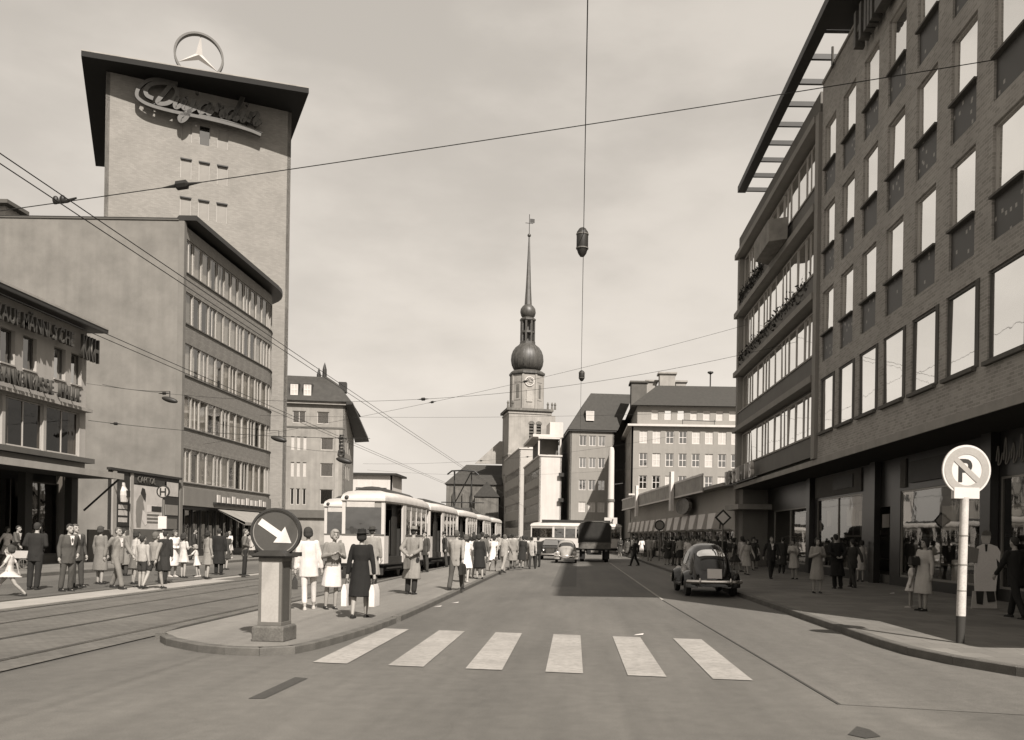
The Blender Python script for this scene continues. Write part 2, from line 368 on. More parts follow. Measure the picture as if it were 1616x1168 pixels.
for n_ in G_HALL.node_tree.nodes:
    if n_.type == 'BSDF_TRANSPARENT': n_.inputs['Color'].default_value = g(.5)
G_DARK = glassmat('dark_glass', .55, .012, .03, .05)
G_FAR = glassmat('far_glass', .8, .03, .06, .1)
G_PALE = mat('blind_pale', .55, .6, .1, 3)

# ================================================================== GROUND
def sheet(name, poly, z, mt, parent=None):
    me = bpy.data.meshes.new(name); me.from_pydata([(p[0], p[1], z) for p in poly], [], [list(range(len(poly)))]); me.materials.append(mt)
    if me.polygons[0].normal.z < 0: me.flip_normals()
    return put(name, me, parent, kind=None if parent else 'structure')
sheet('ground', [(-900,-300),(900,-300),(900,1500),(-900,1500)], -.012, ASPH2)
sheet('road', [(-60,-12),(60,-12),(60,8.4),(9,8.4),(4.9,12.5),(4.9,260),(-3.3,260),(-3.3,18),(-6.5,18),(-6.5,9.2),(-60,9.2)], 0.0, ASPH)
sheet('road_left_lane', [(-19,9.3),(-16.4,9.3),(-16.4,240),(-19,240)], -.002, ASPH)
sheet('tram_bed', [(-12.6,9.3),(-6.6,9.3),(-6.6,240),(-12.6,240)], .004, SETT)
sheet('sett_lane', [(2.72,9.0),(5.2,8.4),(7.5,8.3),(4.9,13),(4.9,200),(2.42,200),(2.42,24)], .004, asphaltmat('lane_asphalt', .15, .14, .3))
P = [ground(392,1103), ground(418,1103), ground(486,1071), ground(466,1069)]
sheet('asphalt_or_shade_patch', [(p.x, p.y) for p in P], .005, PATCH)
sheet('asphalt_or_shade_patch', [(-.75,30),(.1,30),(.2,57),(-.8,57)], .005, asphaltmat('shade_strip', .09, .1))  # shade painted as darker asphalt along the brick block's shadow edge
P = [ground(1338,1160), ground(1352,1147), ground(1372,1152), ground(1390,1163), ground(1366,1166)]
sheet('oil_stain', [(p.x, p.y) for p in P], .006, PATCH)
zc = bpy.data.objects.new('zebra_crossing', None); col.objects.link(zc); zc['kind'] = 'structure'; WO[zc.name] = Vector((0,0,0))
PAINT = paintmat('worn_road_paint', .42, .17)
for i in range(6):
    x = -3.32+i*.998; dy = -.17*(x+3.3)
    sheet('crossing_stripe', [(x,11.35+dy),(x+.46,11.27+dy),(x+.46,15.5+dy),(x,15.6+dy)], .009, PAINT, zc)
# pale sawn joint that separates carriageway and sett lane
ln = MB()
ln.box(2.40, 2.47, 24.2, 60, 0, .012)
put('lane_edge_strip', ln.mesh('lane_edge_strip', PALE), kind='structure')
ln = MB().ext([(2.70,9.0,.0),(2.735,9.0,.0),(2.44,24.0,.0),(2.405,24.0,.0)], (0,0,.007))
put('lane_edge_joint', ln.mesh('lane_edge_joint', PATCH), kind='structure')
for cx in (-7.85, -10.65):
    for s in (-.72, .72):
        m = MB().box(cx+s-.035, cx+s+.035, 9.3, 200, -.02, .012); m.box(cx+s-(.085 if s > 0 else -.04), cx+s-(.04 if s > 0 else -.085), 9.3, 200, -.02, .0065, 1)
        put('tram_rail', m.mesh('tram_rail', [RAIL, PATCH]), kind='structure')
# kerbs: single stones on real lines
_ks = {}
def kerb(path, parent, h=.13, w=.15, side=1, step=1.0):
    pts = path_resample(path, step)
    for a, b in zip(pts, pts[1:]):
        L = (b-a).length; k = (round(L, 2), h)
        if k not in _ks:
            e = .012; _ks[k] = MB().loft([[(.004,0,-.1),(L-.004,0,-.1),(L-.004,w,-.1),(.004,w,-.1)], [(.004,0,h-e),(L-.004,0,h-e),(L-.004,w,h-e),(.004,w,h-e)], [(.004+e*.5,e,h),(L-.004-e*.5,e,h),(L-.004-e*.5,w-e*.3,h),(.004+e*.5,w-e*.3,h)]]).mesh('kerb_stone', KERB)
        d = b-a; rz = math.atan2(d.y, d.x)
        if side < 0: put('kerb_stone', _ks[k], parent, (b.x, b.y, 0), rz+math.pi)
        else: put('kerb_stone', _ks[k], parent, (a.x, a.y, 0), rz)
def slab(name, poly, z, mt):
    m = MB().ext([(p[0], p[1], -.12) for p in poly], (0,0,z+.12)); return put(name, m.mesh(name, mt), kind='structure')
arc = [(4.85,13.6),(4.95,12.7),(5.2,11.9),(5.62,11.0),(6.3,9.95),(7.2,9.0),(8.4,8.2),(9.8,7.7),(11.5,7.5)]
pr = slab('pavement_right', [(5.0,120)]+[(x+.14*(1 if i < 4 else .7), y+.1*(0 if i < 2 else 1)) for i, (x, y) in enumerate(arc)]+[(40,7.6),(40,120)], .122, FLAG)
kerb([(4.85,60)]+arc+[(24,7.4)], pr, side=1)
put('kerb_run', MB().box(4.85,5.0,60,120,-.1,.13).mesh('kerb_run', KERB), pr)
tip = [(-3.27,19.5),(-3.3,16.6),(-3.38,14.9),(-3.5,13.7),(-3.62,12.75),(-3.78,12.15),(-4.1,11.87),(-4.6,11.9),(-5.2,12.2),(-5.9,12.85),(-6.4,13.6)]
isl = slab('tram_island', [(-3.42,120),(-3.42,19.5),(-3.45,16.6),(-3.53,14.9),(-3.65,13.7),(-3.77,12.8),(-3.91,12.25),(-4.15,12.02),(-4.58,12.05),(-5.13,12.33),(-5.8,12.96),(-6.28,13.66),(-6.42,120)], .102, PLAT)
kerb([(-3.27,64)]+tip[:2], isl, h=.11, side=-1); kerb(tip[1:], isl, h=.11, side=-1, step=.5)
kerb([(-6.4,13.6),(-6.55,14.2),(-6.56,64)], isl, h=.11, side=-1)
put('kerb_run', MB().box(-3.42,-3.27,64,120,-.1,.11).mesh('kerb_run', KERB), isl)
pl = slab('tram_platform_left', [(-16.4,10),(-12.75,10),(-12.75,90),(-16.4,90)], .05, ASPH2)
lf = MB().box(-12.75,-11.65,10,30.5,-.05,.02).box(-12.75,-12.35,30.5,90,-.05,.02); put('platform_edge', lf.mesh('platform_edge', PALE), kind='structure')
pv = slab('pavement_left', [(-60,9.5),(-18.95,9.5),(-18.95,240),(-60,240)], .122, FLAG)
kerb([(-18.8,12),(-18.8,66)], pv, side=1)

# ================================================================== RIGHT BRICK BUILDING
FX = 9.6
b = thing('brick_office_building', 'long brick office block with spotted panels under its windows along the right pavement', 'building', (FX, 22, 0))
RZ = -math.pi/2                       # facade faces -X: local x runs towards the camera (-Y)
Y1, Y0 = 35.2, 9.5; P0 = Vector((FX, Y1, 0)); ops = []; cols_ = [.5+2.36*i for i in range(11)]
for s in cols_:
    if s+1.52 > Y1-Y0: continue
    ops.append((s-.22, s+1.52, 5.92, 8.04))
    for t in (11.4, 14.66, 17.92): ops.append((s-.1, s+1.36, t-2.72, t))
w = put('wall', wall_mesh(Y1-Y0, 4.9, 19.75, ops, .32, BRICK), b, P0, RZ)
SPOT = None
def spotmat():
    m = bpy.data.materials.new('spotted_panel'); m.use_nodes = True; nt = m.node_tree; L = nt.links; bs = nt.nodes['Principled BSDF']; bs.inputs['Roughness'].default_value = .5
    tc = nd(nt, 'ShaderNodeTexCoord'); info = nd(nt, 'ShaderNodeObjectInfo')
    ad = nd(nt, 'ShaderNodeVectorMath', operation='ADD'); L.new(tc.outputs['Object'], ad.inputs[0]); L.new(info.outputs['Location'], ad.inputs[1])
    sp = nd(nt, 'ShaderNodeSeparateXYZ'); L.new(ad.outputs[0], sp.inputs[0]); cb = nd(nt, 'ShaderNodeCombineXYZ')
    q = nd(nt, 'ShaderNodeMath', operation='ADD'); L.new(sp.outputs[0], q.inputs[0]); L.new(sp.outputs[1], q.inputs[1])
    L.new(q.outputs[0], cb.inputs[0]); L.new(sp.outputs[2], cb.inputs[1])
    vo = nd(nt, 'ShaderNodeTexVoronoi', distance='CHEBYCHEV', Scale=4.2); L.new(cb.outputs[0], vo.inputs['Vector'])
    lt = nd(nt, 'ShaderNodeMath', operation='LESS_THAN'); lt.inputs[1].default_value = .2; L.new(vo.outputs['Distance'], lt.inputs[0])
    s2 = nd(nt, 'ShaderNodeSeparateColor'); L.new(vo.outputs['Color'], s2.inputs[0])
    gt = nd(nt, 'ShaderNodeMath', operation='GREATER_THAN'); gt.inputs[1].default_value = .42; L.new(s2.outputs[0], gt.inputs[0])
    mu = nd(nt, 'ShaderNodeMath', operation='MULTIPLY'); L.new(lt.outputs[0], mu.inputs[0]); L.new(gt.outputs[0], mu.inputs[1])
    mx = nd(nt, 'ShaderNodeMix', data_type='RGBA'); mx.inputs[6].default_value = g(.06); mx.inputs[7].default_value = g(.34); L.new(mu.outputs[0], mx.inputs['Factor']); L.new(mx.outputs[2], bs.inputs['Base Color'])
    return m
SPOT = spotmat()
panel = MB().box(0, 1.46, 0, .05, 0, 1.0).mesh('spandrel_panel', SPOT)
psill = MB().box(-.03, 1.49, -.16, .1, 0, .06).mesh('sill', CONC_D)
lint = MB().box(-.06, 1.52, -.015, .1, 0, .22).mesh('lintel', mat('soldier_course', .115, .9, .2, 3))
wf = MATS['window_frame_pale']
for s, s1, za, zb in ops:
    if zb < 9:
        window(b, P0, RZ, s+.01, za+.03, 1.72, zb-za-.05, 1, 1, .04, .05, FRAME_D, G_SKY)
        put('sill', MB().box(-.05, 1.8, -.12, .2, -.1, 0).mesh('sill', CONC_D), b, P0+Vector((0, -s, za)), RZ)
        put('window_surround', MB().box(1.742, 1.93, -.03, .1, -.02, 2.1).mesh('window_surround', CONC_D), b, P0+Vector((0, -s, za)), RZ)
    else:
        window(b, P0, RZ, s+.0, zb-1.66, 1.46, 1.66, 1, 1, .07, .04, wf, G_SKY)
        put('spandrel_panel', panel, b, P0+Vector((.06, -s, zb-2.72)), RZ)
        put('sill', psill, b, P0+Vector((.08, -s, zb-1.72)), RZ)
core = MB().box(FX+.45, 24, Y0+.3, Y1-.02, 4.95, 19.2)
put('interior', core.mesh('interior', BLACKISH), b)
endw = put('end_wall', wall_mesh(14, 0, 19.75, [], .3, BRICK), b, (FX+.002, Y0, 0), 0)
rf = MB().box(FX+.3, 24, Y0+.3, Y1+18, 19.2, 19.5); put('roof', rf.mesh('roof', CONC_D), b)
cp = MB().box(FX-.06, FX+.4, Y0-.05, Y1, 19.752, 19.86); put('parapet_coping', cp.mesh('parapet_coping', CONC), b)
# eaves slab over the near part and open pergola frame over the far part
XO = 8.48
ev = put('eaves_slab', MB().box(XO, FX+2.5, 6.0, 32.3, 20.3, 20.62).mesh('eaves_slab', DARK), b)
put('slab_post_wall', MB().box(FX+1.2, FX+2.4, Y0, 33, 19.5, 20.3).mesh('slab_post_wall', CONC_D), b)
pg = put('pergola_beam', MB().box(XO, XO+.42, 32.3, 47.6, 20.3, 20.62).mesh('pergola_beam', DARK), b)
for i in range(9):
    y = 32.5+i*1.87
    put('pergola_bar', MB().box(XO+.42, FX+1.5, y, y+.14, 20.36, 20.56).mesh('pergola_bar', DARK), b)
for y in (33.6,):
    put('pergola_post', MB().tube([(FX-.1, y, 19.6), (FX-.1, y, 20.4)], .05).mesh('pergola_post', STEEL), b)
# sign letters near the top edge, seen almost edge on
sg = thing('roof_sign', 'tall dark sign letters fixed high on the brick facade below the eaves', 'sign', (FX-.4, 28, 18.4))
for i, bars in enumerate([((0,.2),(.55,.75)), ((0,.2),(.3,.5),(.6,.8)), ((0,.7),), ((0,.2),(.5,.7)), ((.2,.5),)]):
    m = MB()
    for a, c in bars: m.box(FX-.45, FX-.12, 29.9-i*1.05-c, 29.9-i*1.05-a, 18.25, 19.45)
    m.box(FX-.4, FX-.16, 29.9-i*1.05-.78, 29.9-i*1.05, 18.7, 18.9); m.box(FX-.2, FX+.02, 29.9-i*1.05-.5, 29.9-i*1.05-.45, 18.5, 18.55)
    put('letter', m.mesh('letter', mat('weathered_letter', .09, .5, .3, 6)), sg)
# ground floor: overhang soffit, set back shop fronts
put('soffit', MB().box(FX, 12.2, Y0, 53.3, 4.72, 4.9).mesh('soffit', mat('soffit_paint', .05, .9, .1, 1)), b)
put('fascia_rail', MB().box(FX-.05, FX-.002, Y0, 53.4, 4.7, 4.93).mesh('fascia_rail', CONC), b)
SX = 11.6
shop = [(44.0,51.6,.5,3.4), (35.8,42.5,.5,3.65), (24.9,31.6,.45,3.5), (17.6,24.2,.45,3.5), (11,17,.45,3.5)]
sops = [(53.3-y1, 53.3-y0, z0, z1) for y0, y1, z0, z1 in shop]+[(53.3-34.6, 53.3-32.6, .13, 3.0)]
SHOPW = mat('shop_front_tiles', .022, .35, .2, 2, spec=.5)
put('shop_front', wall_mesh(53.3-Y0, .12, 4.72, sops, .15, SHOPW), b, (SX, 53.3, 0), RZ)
FR2 = mat('anodised_frame', .33, .35, .05, 4, metal=.4)
for y0, y1, z0, z1 in shop:
    nx = 1 if y1-y0 < 6.65 else 1
    window(b, (SX, 53.3, 0), RZ, 53.3-y1, z0, y1-y0, z1-z0, 2 if y1 > 40 else 1, 1, .03, .06, FR2, G_SEE, name='shop_window')
put('shop_back_wall', MB().box(13.4, 13.6, Y0+.3, 53.0, .12, 4.7).mesh('shop_back_wall', mat('shop_interior', .035, .9, .3, .8)), b)
put('shop_floor', MB().box(SX+.15, 13.4, Y0+.3, 53.0, .1, .45).mesh('shop_floor', mat('shop_floor', .12, .7, .2, 2)), b)
# display goods behind the glass
rnd = random.Random(3)
for k, (y0, y1, z0, z1) in enumerate(shop[:4]):
    d = thing('shop_display', ['goods and show cards in the shop window farthest along the arcade', 'bright layered show cards in the shop window left of the dark entrance', 'shelves of small goods in the shop window behind the parking sign', 'large show card and goods in the shop window at the right edge'][k], 'display', (12.6, (y0+y1)/2, .45))
    put('shelf', MB().box(12.2, 12.9, y0+.2, y1-.2, 1.9, 1.96).mesh('shelf', MIDP), d); put('shelf', MB().box(12.0, 12.9, y0+.2, y1-.2, .95, 1.0).mesh('shelf', MIDP), d)
    for j in range(14):
        y = rnd.uniform(y0+.3, y1-.4); zb = rnd.choice([.46, 1.0, 1.96]); hh = rnd.uniform(.2, .75); ww = rnd.uniform(.15, .5); x = rnd.uniform(12.1, 12.6)
        put('goods_box', MB().box(x, x+.2, y, y+ww, zb, zb+hh).mesh('goods_box', [WHITE, G_PALE, GREYP, MIDP, DARK][rnd.randrange(5)]), d)
    for j in range(4):
        y = y0+.4+j*(y1-y0-.6)/4; h0 = rnd.uniform(2.1, 2.5)
        put('show_card', MB().box(12.85, 12.9, y, y+rnd.uniform(.7, 1.3), h0, h0+rnd.uniform(.5, .95)).mesh('show_card', [WHITE, G_PALE, GREYP, WHITE][j]), d)
m = MB().box(-.55,.55,-.02,.02,-.75,.75).xf(Matrix.Translation((11.9, 21.9, 2.35)) @ Matrix.Rotation(R(-90),4,'Z') @ Matrix.Rotation(R(24),4,'Y'))
sc = put('tilted_show_card', m.mesh('tilted_show_card', GREYP), None); tag(sc, 'grey show card hung askew in the rightmost shop window', 'poster')
m = MB().box(-.3,.3,-.03,-.022,-.1,.12).box(-.1,.35,-.03,-.022,.2,.5).box(-.45,-.2,-.03,-.022,-.5,.0).xf(Matrix.Translation((11.9, 21.9, 2.35)) @ Matrix.Rotation(R(-90),4,'Z') @ Matrix.Rotation(R(24),4,'Y'))
put('print', m.mesh('print', DARK), sc, (0,0,0))
# pillars under the overhang
for y in (33.9, 24.55, 43.2):
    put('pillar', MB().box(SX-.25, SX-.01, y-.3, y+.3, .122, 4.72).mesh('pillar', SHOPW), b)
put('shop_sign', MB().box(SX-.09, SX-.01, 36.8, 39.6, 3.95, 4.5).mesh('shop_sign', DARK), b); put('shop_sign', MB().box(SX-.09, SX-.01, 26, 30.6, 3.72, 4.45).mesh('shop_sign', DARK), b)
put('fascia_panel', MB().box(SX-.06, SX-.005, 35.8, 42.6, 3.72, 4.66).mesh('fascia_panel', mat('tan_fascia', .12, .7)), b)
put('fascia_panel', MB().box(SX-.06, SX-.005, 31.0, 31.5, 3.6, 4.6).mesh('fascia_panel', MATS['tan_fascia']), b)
sq = thing('neon_script', 'thin dark neon script above the rightmost shop window', 'sign', (SX-.2, 23.5, 4))
for i in range(6):
    y = 24.2-i*.42; z = 3.82
    pts = catmull([(SX-.12,y,z+.1),(SX-.12,y-.1,z+.5+.2*(i%2)),(SX-.12,y-.16,z+.25),(SX-.12,y-.12,z),(SX-.12,y-.26,z+.05),(SX-.12,y-.36,z+.3)], 5)
    put('stroke', MB().tube(pts, .02, 6).mesh('stroke', GREYP, True), sq)
put('unseen_canopy', MB().box(7.75, FX, Y0, 13.4, 4.0, 4.2).mesh('unseen_canopy', CONC_D), b)  # canopy out of view, added to cast the squared shadow on the pavement

# ---- wing with ribbon windows and slab edges
wg = thing('ribbon_window_block', 'block with ribbon windows between projecting slab edges beyond the brick office', 'building', (FX, 44, 0))
WY0, WY1 = 35.72, 53.3
put('corner_pilaster', MB().box(FX-.14, FX+.35, 35.22, 35.72, 4.95, 18.72).mesh('corner_pilaster', mat('pilaster', .30, .8, .08, 1)), wg)
put('far_pilaster', MB().box(FX-.02, FX+.5, WY1-.55, WY1, 4.95, 18.4).mesh('far_pilaster', MATS['pilaster']), wg)
WI = FX+.36                                 # window plane set back behind the slabs
floors = [(4.92, 5.1), (8.07, 8.35), (11.42, 11.7), (14.95, 15.25), (18.5, 18.8)]
wops = []
for i in range(4):
    zb = floors[i][1]+(.85 if i else .95); zt = floors[i+1][0]-.12
    wops.append((.02, WY1-WY0-.6, zb, zt))
put('wall', wall_mesh(WY1-WY0, 4.92, 19.75, wops, .2, mat('wing_render', .20, .9, .1, 1)), wg, (WI, WY1, 0), RZ)
for i, (a, c) in enumerate(floors):
    if i: put('slab_edge', MB().box(FX-.2, WI-.004, WY0+.003, WY1+.12, a, c).mesh('slab_edge', mat('slab_paint', .30, .8, .1, 1)), wg)
for i in range(4):                          # spandrel boards stand on the slabs
    zb = floors[i][1]
    put('spandrel', MB().box(FX+.02, FX+.1, WY0+.004, WY1-.56, zb+.002, zb+.82).mesh('spandrel', mat('spandrel_board', .16, .7, .1, 1)), wg)
    put('sill_rail', MB().box(FX-.03, WI-.005, WY0+.004, WY1-.56, zb+.822, zb+.90).mesh('sill_rail', CONC), wg)
    zt = wops[i][3]; za = wops[i][2]
    n = 12; W = (WY1-WY0-.62)/n
    for j in range(n):
        window(wg, (WI, WY1, 0), RZ, .6+j*W-.0, za+.02, W-.015, zt-za-.04, 2 if j % 3 == 1 else 1, 1, -.09, .05, FRAME, G_SKY)
put('parapet', MB().box(FX+.05, FX+.4, WY0, WY1, 18.802, 19.78).mesh('parapet', mat('parapet_render', .17, .85, .1, 1)), wg)
put('interior', MB().box(WI+.25, 24, WY0, WY1-.1, 4.95, 18.7).mesh('interior', BLACKISH), wg)
put('far_end_wall', MB().box(FX+.5, 24, WY1-.05, WY1+.08, 0, 19.75).mesh('far_end_wall', MATS['wing_render']), wg)
bl = put('balcony', MB().loft([[(FX-.95,40.4,15.3),(FX-.95,43.4,15.3),(FX-.2,43.9,15.3),(FX-.2,40.0,15.3)],[(FX-1.0,40.3,16.25),(FX-1.0,43.5,16.25),(FX-.2,44,16.25),(FX-.2,39.9,16.25)]]).mesh('balcony', mat('balcony_concrete', .3, .85, .3, 1.5)), wg)
# planting that trails over two ledges
GREEN = mat('ledge_foliage', .05, .8, .4, 6)
for (z, ya, yb, nm) in ((12.55, 37, 52.5, 'dark trailing plants along the third ledge of the ribbon window block'), (16.1, 46, 52.6, 'dark trailing plants along the fourth ledge of the ribbon window block')):
    m = MB(); rr = random.Random(int(z))
    for i in range(900):
        p = Vector((FX+.05+rr.uniform(-.14,.1), rr.uniform(ya, yb), z+rr.gauss(-.15,.22))); a = rr.uniform(0,6.28); t = rr.uniform(-1,1); r = rr.uniform(.05,.13)
        d1 = Vector((math.cos(a)*.5, math.sin(a), t)).normalized()*r; d2 = Vector((.3, -math.sin(t), math.cos(a))).normalized()*r*.6
        m.add([p-d1, p+d2, p+d1, p-d2], [(0,1,2,3)])
    pt = put('ledge_plants', m.mesh('ledge_plants', GREEN)); tag(pt, nm, 'plants')
# letters on the canopy edge of the wing
cs = thing('canopy_sign', 'pale box letters along the canopy edge at the end of the ribbon window block', 'sign', (FX-.4, 50, 5))
for i, ch in enumerate('KBSLHIB'):
    o = put('letter', text_mesh(ch, 1.15, .18, [OFFW, GREYP, OFFW][i % 3], 1.0, .02), cs, (FX-.32, 54.6-i*1.25, 5.02), RZ)
put('sign_rail', MB().box(FX-.3, FX-.22, 45.5, 55.2, 4.94, 5.0).mesh('sign_rail', DARK), cs)

# ================================================================== LEFT LOW BUILDING (insurance hall)
LX = -23.6; RL = math.pi/2; LY0, LY1 = 22.0, 42.7
lb = thing('insurance_hall', 'low pale hall with sign letters, canopy and large dark windows at the left edge', 'building', (LX, 36, 0))
P1 = Vector((LX, LY0, 0)); lops = []
up = [(36.3,37.25),(37.8,38.75),(40.05,40.95),(41.4,42.3)]+[(36.3-3.7*k-d, 37.25-3.7*k-d) for k in (1,2,3) for d in (0, -1.5)]
for a, c in up: lops.append((a-LY0, c-LY0, 8.5, 9.95))
low = [(34.1,36.5),(36.7,39.35),(39.55,42.2),(31.5,33.9),(28.9,31.3),(26.3,28.7)]
for a, c in low: lops.append((a-LY0, c-LY0, 5.15, 7.2))
put('wall', wall_mesh(LY1-LY0, 4.4, 11.2, lops, .3, CREAM), lb, P1, RL)
for a, c in up:
    window(lb, P1, RL, a-LY0+.02, 8.52, c-a-.04, 1.41, 1, 1, .16, .06, FRAME_D, G_DARK, sill=CONC)
for a, c in low:
    window(lb, P1, RL, a-LY0+.01, 5.17, c-a-.02, 2.01, 2, 1, .1, .05, FRAME, G_HALL, curtain=.2, cm=CURT, name='hall_window')
put('interior', MB().box(LX-12, LX-1.2, LY0+.2, LY1-.2, .2, 11).mesh('interior', BLACKISH), lb)
put('roof', MB().box(LX-14, LX+.85, LY0-.4, LY1+.35, 11.2, 11.42).mesh('roof', DARK), lb)
put('roof_edge_trim', MB().box(LX+.851, LX+.88, LY0-.4, LY1+.36, 11.36, 11.46).mesh('roof_edge_trim', PALE), lb)
put('end_wall', MB().box(LX-14, LX-.3, LY1-.3, LY1-.003, 0, 11.2).mesh('end_wall', CREAM), lb)
put('ledge', MB().box(LX+.001, LX+.35, LY0, LY1, 7.3, 7.45).mesh('ledge', CONC), lb)
put('ledge', MB().box(LX+.001, LX+.42, LY0, LY1+.1, 4.85, 5.08).mesh('ledge', CONC_D), lb)
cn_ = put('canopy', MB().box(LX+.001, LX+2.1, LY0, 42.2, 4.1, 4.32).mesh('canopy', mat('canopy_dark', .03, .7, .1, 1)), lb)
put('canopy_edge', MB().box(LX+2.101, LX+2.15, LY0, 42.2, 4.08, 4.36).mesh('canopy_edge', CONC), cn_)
put('canopy_strut', MB().tube([(LX+1.9, 42.3, 4.15), (LX+.1, 42.5, 2.6)], .05).mesh('canopy_strut', DARK), cn_)
for y in (41.9, 38.4, 34.9, 31.4):
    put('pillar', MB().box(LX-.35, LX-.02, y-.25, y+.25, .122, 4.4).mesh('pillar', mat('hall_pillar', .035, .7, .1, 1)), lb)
for ya, yb in ((35.2,38.1),(38.7,41.6),(31.7,34.6)):
    window(lb, (LX-.6, ya, 0), RL, 0, .5, yb-ya, 3.3, 2, 1, 0, .06, FRAME_D, G_DARK, name='shop_window')
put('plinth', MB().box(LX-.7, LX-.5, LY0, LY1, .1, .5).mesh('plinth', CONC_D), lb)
def sign_letters(words, name, label, x, y_end, z, size, pitch, mt, sx):
    t = thing(name, label, 'sign', (x, y_end, z)); n = len(words)
    for i, ch in enumerate(words):
        if ch == ' ': continue
        put('letter', text_mesh(ch, size, .14, mt, sx, .012), t, (x, y_end-(n-i)*pitch, z), RL)
    put('rail', MB().box(x-.12, x-.1, y_end-n*pitch, y_end, z+.15, z+.19).mesh('rail', DARK), t)
    for i in range(0, n, 3): put('bracket', MB().box(LX, x-.1, y_end-(i+.5)*pitch, y_end-(i+.5)*pitch+.04, z+.15, z+.19).mesh('bracket', DARK), t)
    return t
LET = mat('sign_letter_grey', .08, .5, .15, 5)
sign_letters('KAUFMÄNNISCHE', 'facade_sign', 'upper row of letters reading KAUFMÄNNISCHE on the pale hall', LX+.42, 40.95, 10.08, .92, .44, LET, .62)
sign_letters('KRANKENKASSE HALLE', 'facade_sign', 'lower row of letters reading KRANKENKASSE HALLE on the pale hall', LX+.42, 41.55, 7.62, .88, .36, LET, .55)
sign_letters('KKH', 'facade_sign', 'tall letters KKH at the end of the pale hall', LX+.42, 43.0, 9.72, 1.62, .5, LET, .42)

# ================================================================== HOARDING in the gap
hd = thing('poster_hoarding', 'dark poster hoarding with CAPITOL film posters between the hall and the curved block', 'hoarding', (-23.5, 48.5, 0))
HX = -23.45
put('board', MB().box(HX-.08, HX, 44.7, 52.6, 1.7, 4.72).mesh('board', DARK), hd); put('board_top', MB().box(HX-.1, HX+.12, 44.6, 52.7, 4.721, 4.85).mesh('board_top', DARK), hd)
put('base_wall', MB().box(HX-.06, HX+.02, 42.8, 52.6, .12, 1.69).mesh('base_wall', CONC_D), hd)
put('post', MB().box(HX-.05, HX+.1, 44.9, 45.25, .12, 4.7).mesh('post', CONC), hd); put('post', MB().box(HX-.05, HX+.06, 46.75, 47.05, .12, 4.7).mesh('post', CONC), hd)
def hp(name, ya, yb, za, zb, mt, lift=.03, par=hd): return put(name, MB().box(HX+.001, HX+lift, ya, yb, za, zb).mesh(name, mt), par)
ad_ = hp('advert', 45.3, 46.7, 1.9, 4.55, mat('advert_ground', .03, .5)); 
put('bottle_print', MB().lathe([(.05,3.1),(.24,3.15),(.3,3.5),(.28,3.7),(.12,3.95),(.1,4.15),(.02,4.16)], (HX+.02,46.0,0), 14).mesh('bottle_print', G_PALE), ad_)
put('bottle_label_print', MB().box(HX+.26, HX+.335, 45.86, 46.14, 3.4, 3.75).mesh('bottle_label_print', DARK), ad_)
for z, h in ((2.78,.22),(2.45,.27),(2.1,.24)): put('text_print', MB().box(HX+.031, HX+.04, 45.55, 46.45, z, z+h).mesh('text_print', G_PALE), ad_)
hp('header', 47.1, 50.9, 4.2, 4.66, mat('header_ground', .05, .6))
put('header_letters', text_mesh('CAPITOL', .5, .04, mat('header_letter', .13, .5), 1.0), hd, (HX+.06, 47.45, 4.26), RL)
ps = hp('film_poster', 47.1, 50.4, 1.75, 4.12, mat('poster_paper', .6, .8, .12, 1.5))
# printed figure and blocks, flat print on the paper
def fl(name, pts, mt, x=.034): return put(name, MB().ext([(HX+x, 47.1+a, 1.75+z) for a, z in pts], (.004,0,0)).mesh(name, mt), ps)
fl('figure_print', [(.35,.1),(.8,.1),(.95,.8),(1.2,1.1),(1.05,1.5),(1.1,1.75),(.9,1.95),(.6,1.8),(.3,1.5),(.25,.9)], GREYP)
fl('hair_print', [(.75,1.95),(1.1,1.65),(1.3,1.5),(1.35,1.9),(1.2,2.2),(.9,2.25)], DARK, .039)
fl('arm_print', [(.95,.5),(1.3,.2),(1.5,.3),(1.3,.9),(1.0,1.05)], WHITE, .039)
fl('title_print', [(1.5,.95),(2.6,1.0),(2.6,1.35),(1.5,1.35)], WHITE, .036); fl('title_print', [(2.0,1.0),(3.2,1.0),(3.2,1.3),(2.0,1.3)], DARK, .042)
for z in (.75,.55,.35): fl('line_print', [(1.5,z),(2.9,z),(2.9,z+.1),(1.5,z+.1)], MIDP, .036)
hp('small_poster', 50.7, 52.4, 3.7, 4.5, G_PALE); hp('small_poster', 50.8, 52.4, 2.6, 3.2, GREYP); hp('small_poster', 50.6, 52.3, 1.8, 2.4, MIDP)

# ================================================================== CURVED BLOCK
cbk = thing('curved_office_block', 'curved office block with bands of windows and a bare plaster end wall', 'building', (-23.6, 53, 0))
CXL, CY0 = -23.6, 53.0
put('end_wall', wall_mesh(20.0, 0, 20.25, [], .35, PLASTER), cbk, (CXL-20.0, CY0, 0), 0)
put('coping', MB().box(CXL-20, CXL-.3, CY0-.06, CY0+.36, 20.252, 20.32).mesh('coping', CONC_D), cbk)
put('corner_strip', MB().box(CXL-.28, CXL+.06, CY0-.05, CY0-.002, 0, 20.2).mesh('corner_strip', mat('corner_render', .20, .85, .1, 1, streak=.1)), cbk)
put('corner_strip', MB().box(CXL+.002, CXL+.06, CY0, CY0+.3, 0, 20.2).mesh('corner_strip', MATS['corner_render']), cbk)
NS = 13
pts = [Vector((CXL, CY0+.3+i*1.2, 0)) for i in range(NS)]
CR = 5.2; cc = Vector((CXL-CR, pts[-1].y, 0))
for k in range(1, 9): t = R(9.2*k); pts.append(cc+Vector((CR*math.cos(t), CR*math.sin(t), 0)))
bands = [(17.3,19.3),(14.25,16.15),(11.15,13.05),(7.98,9.9),(4.66,6.7)]
rr = random.Random(11)
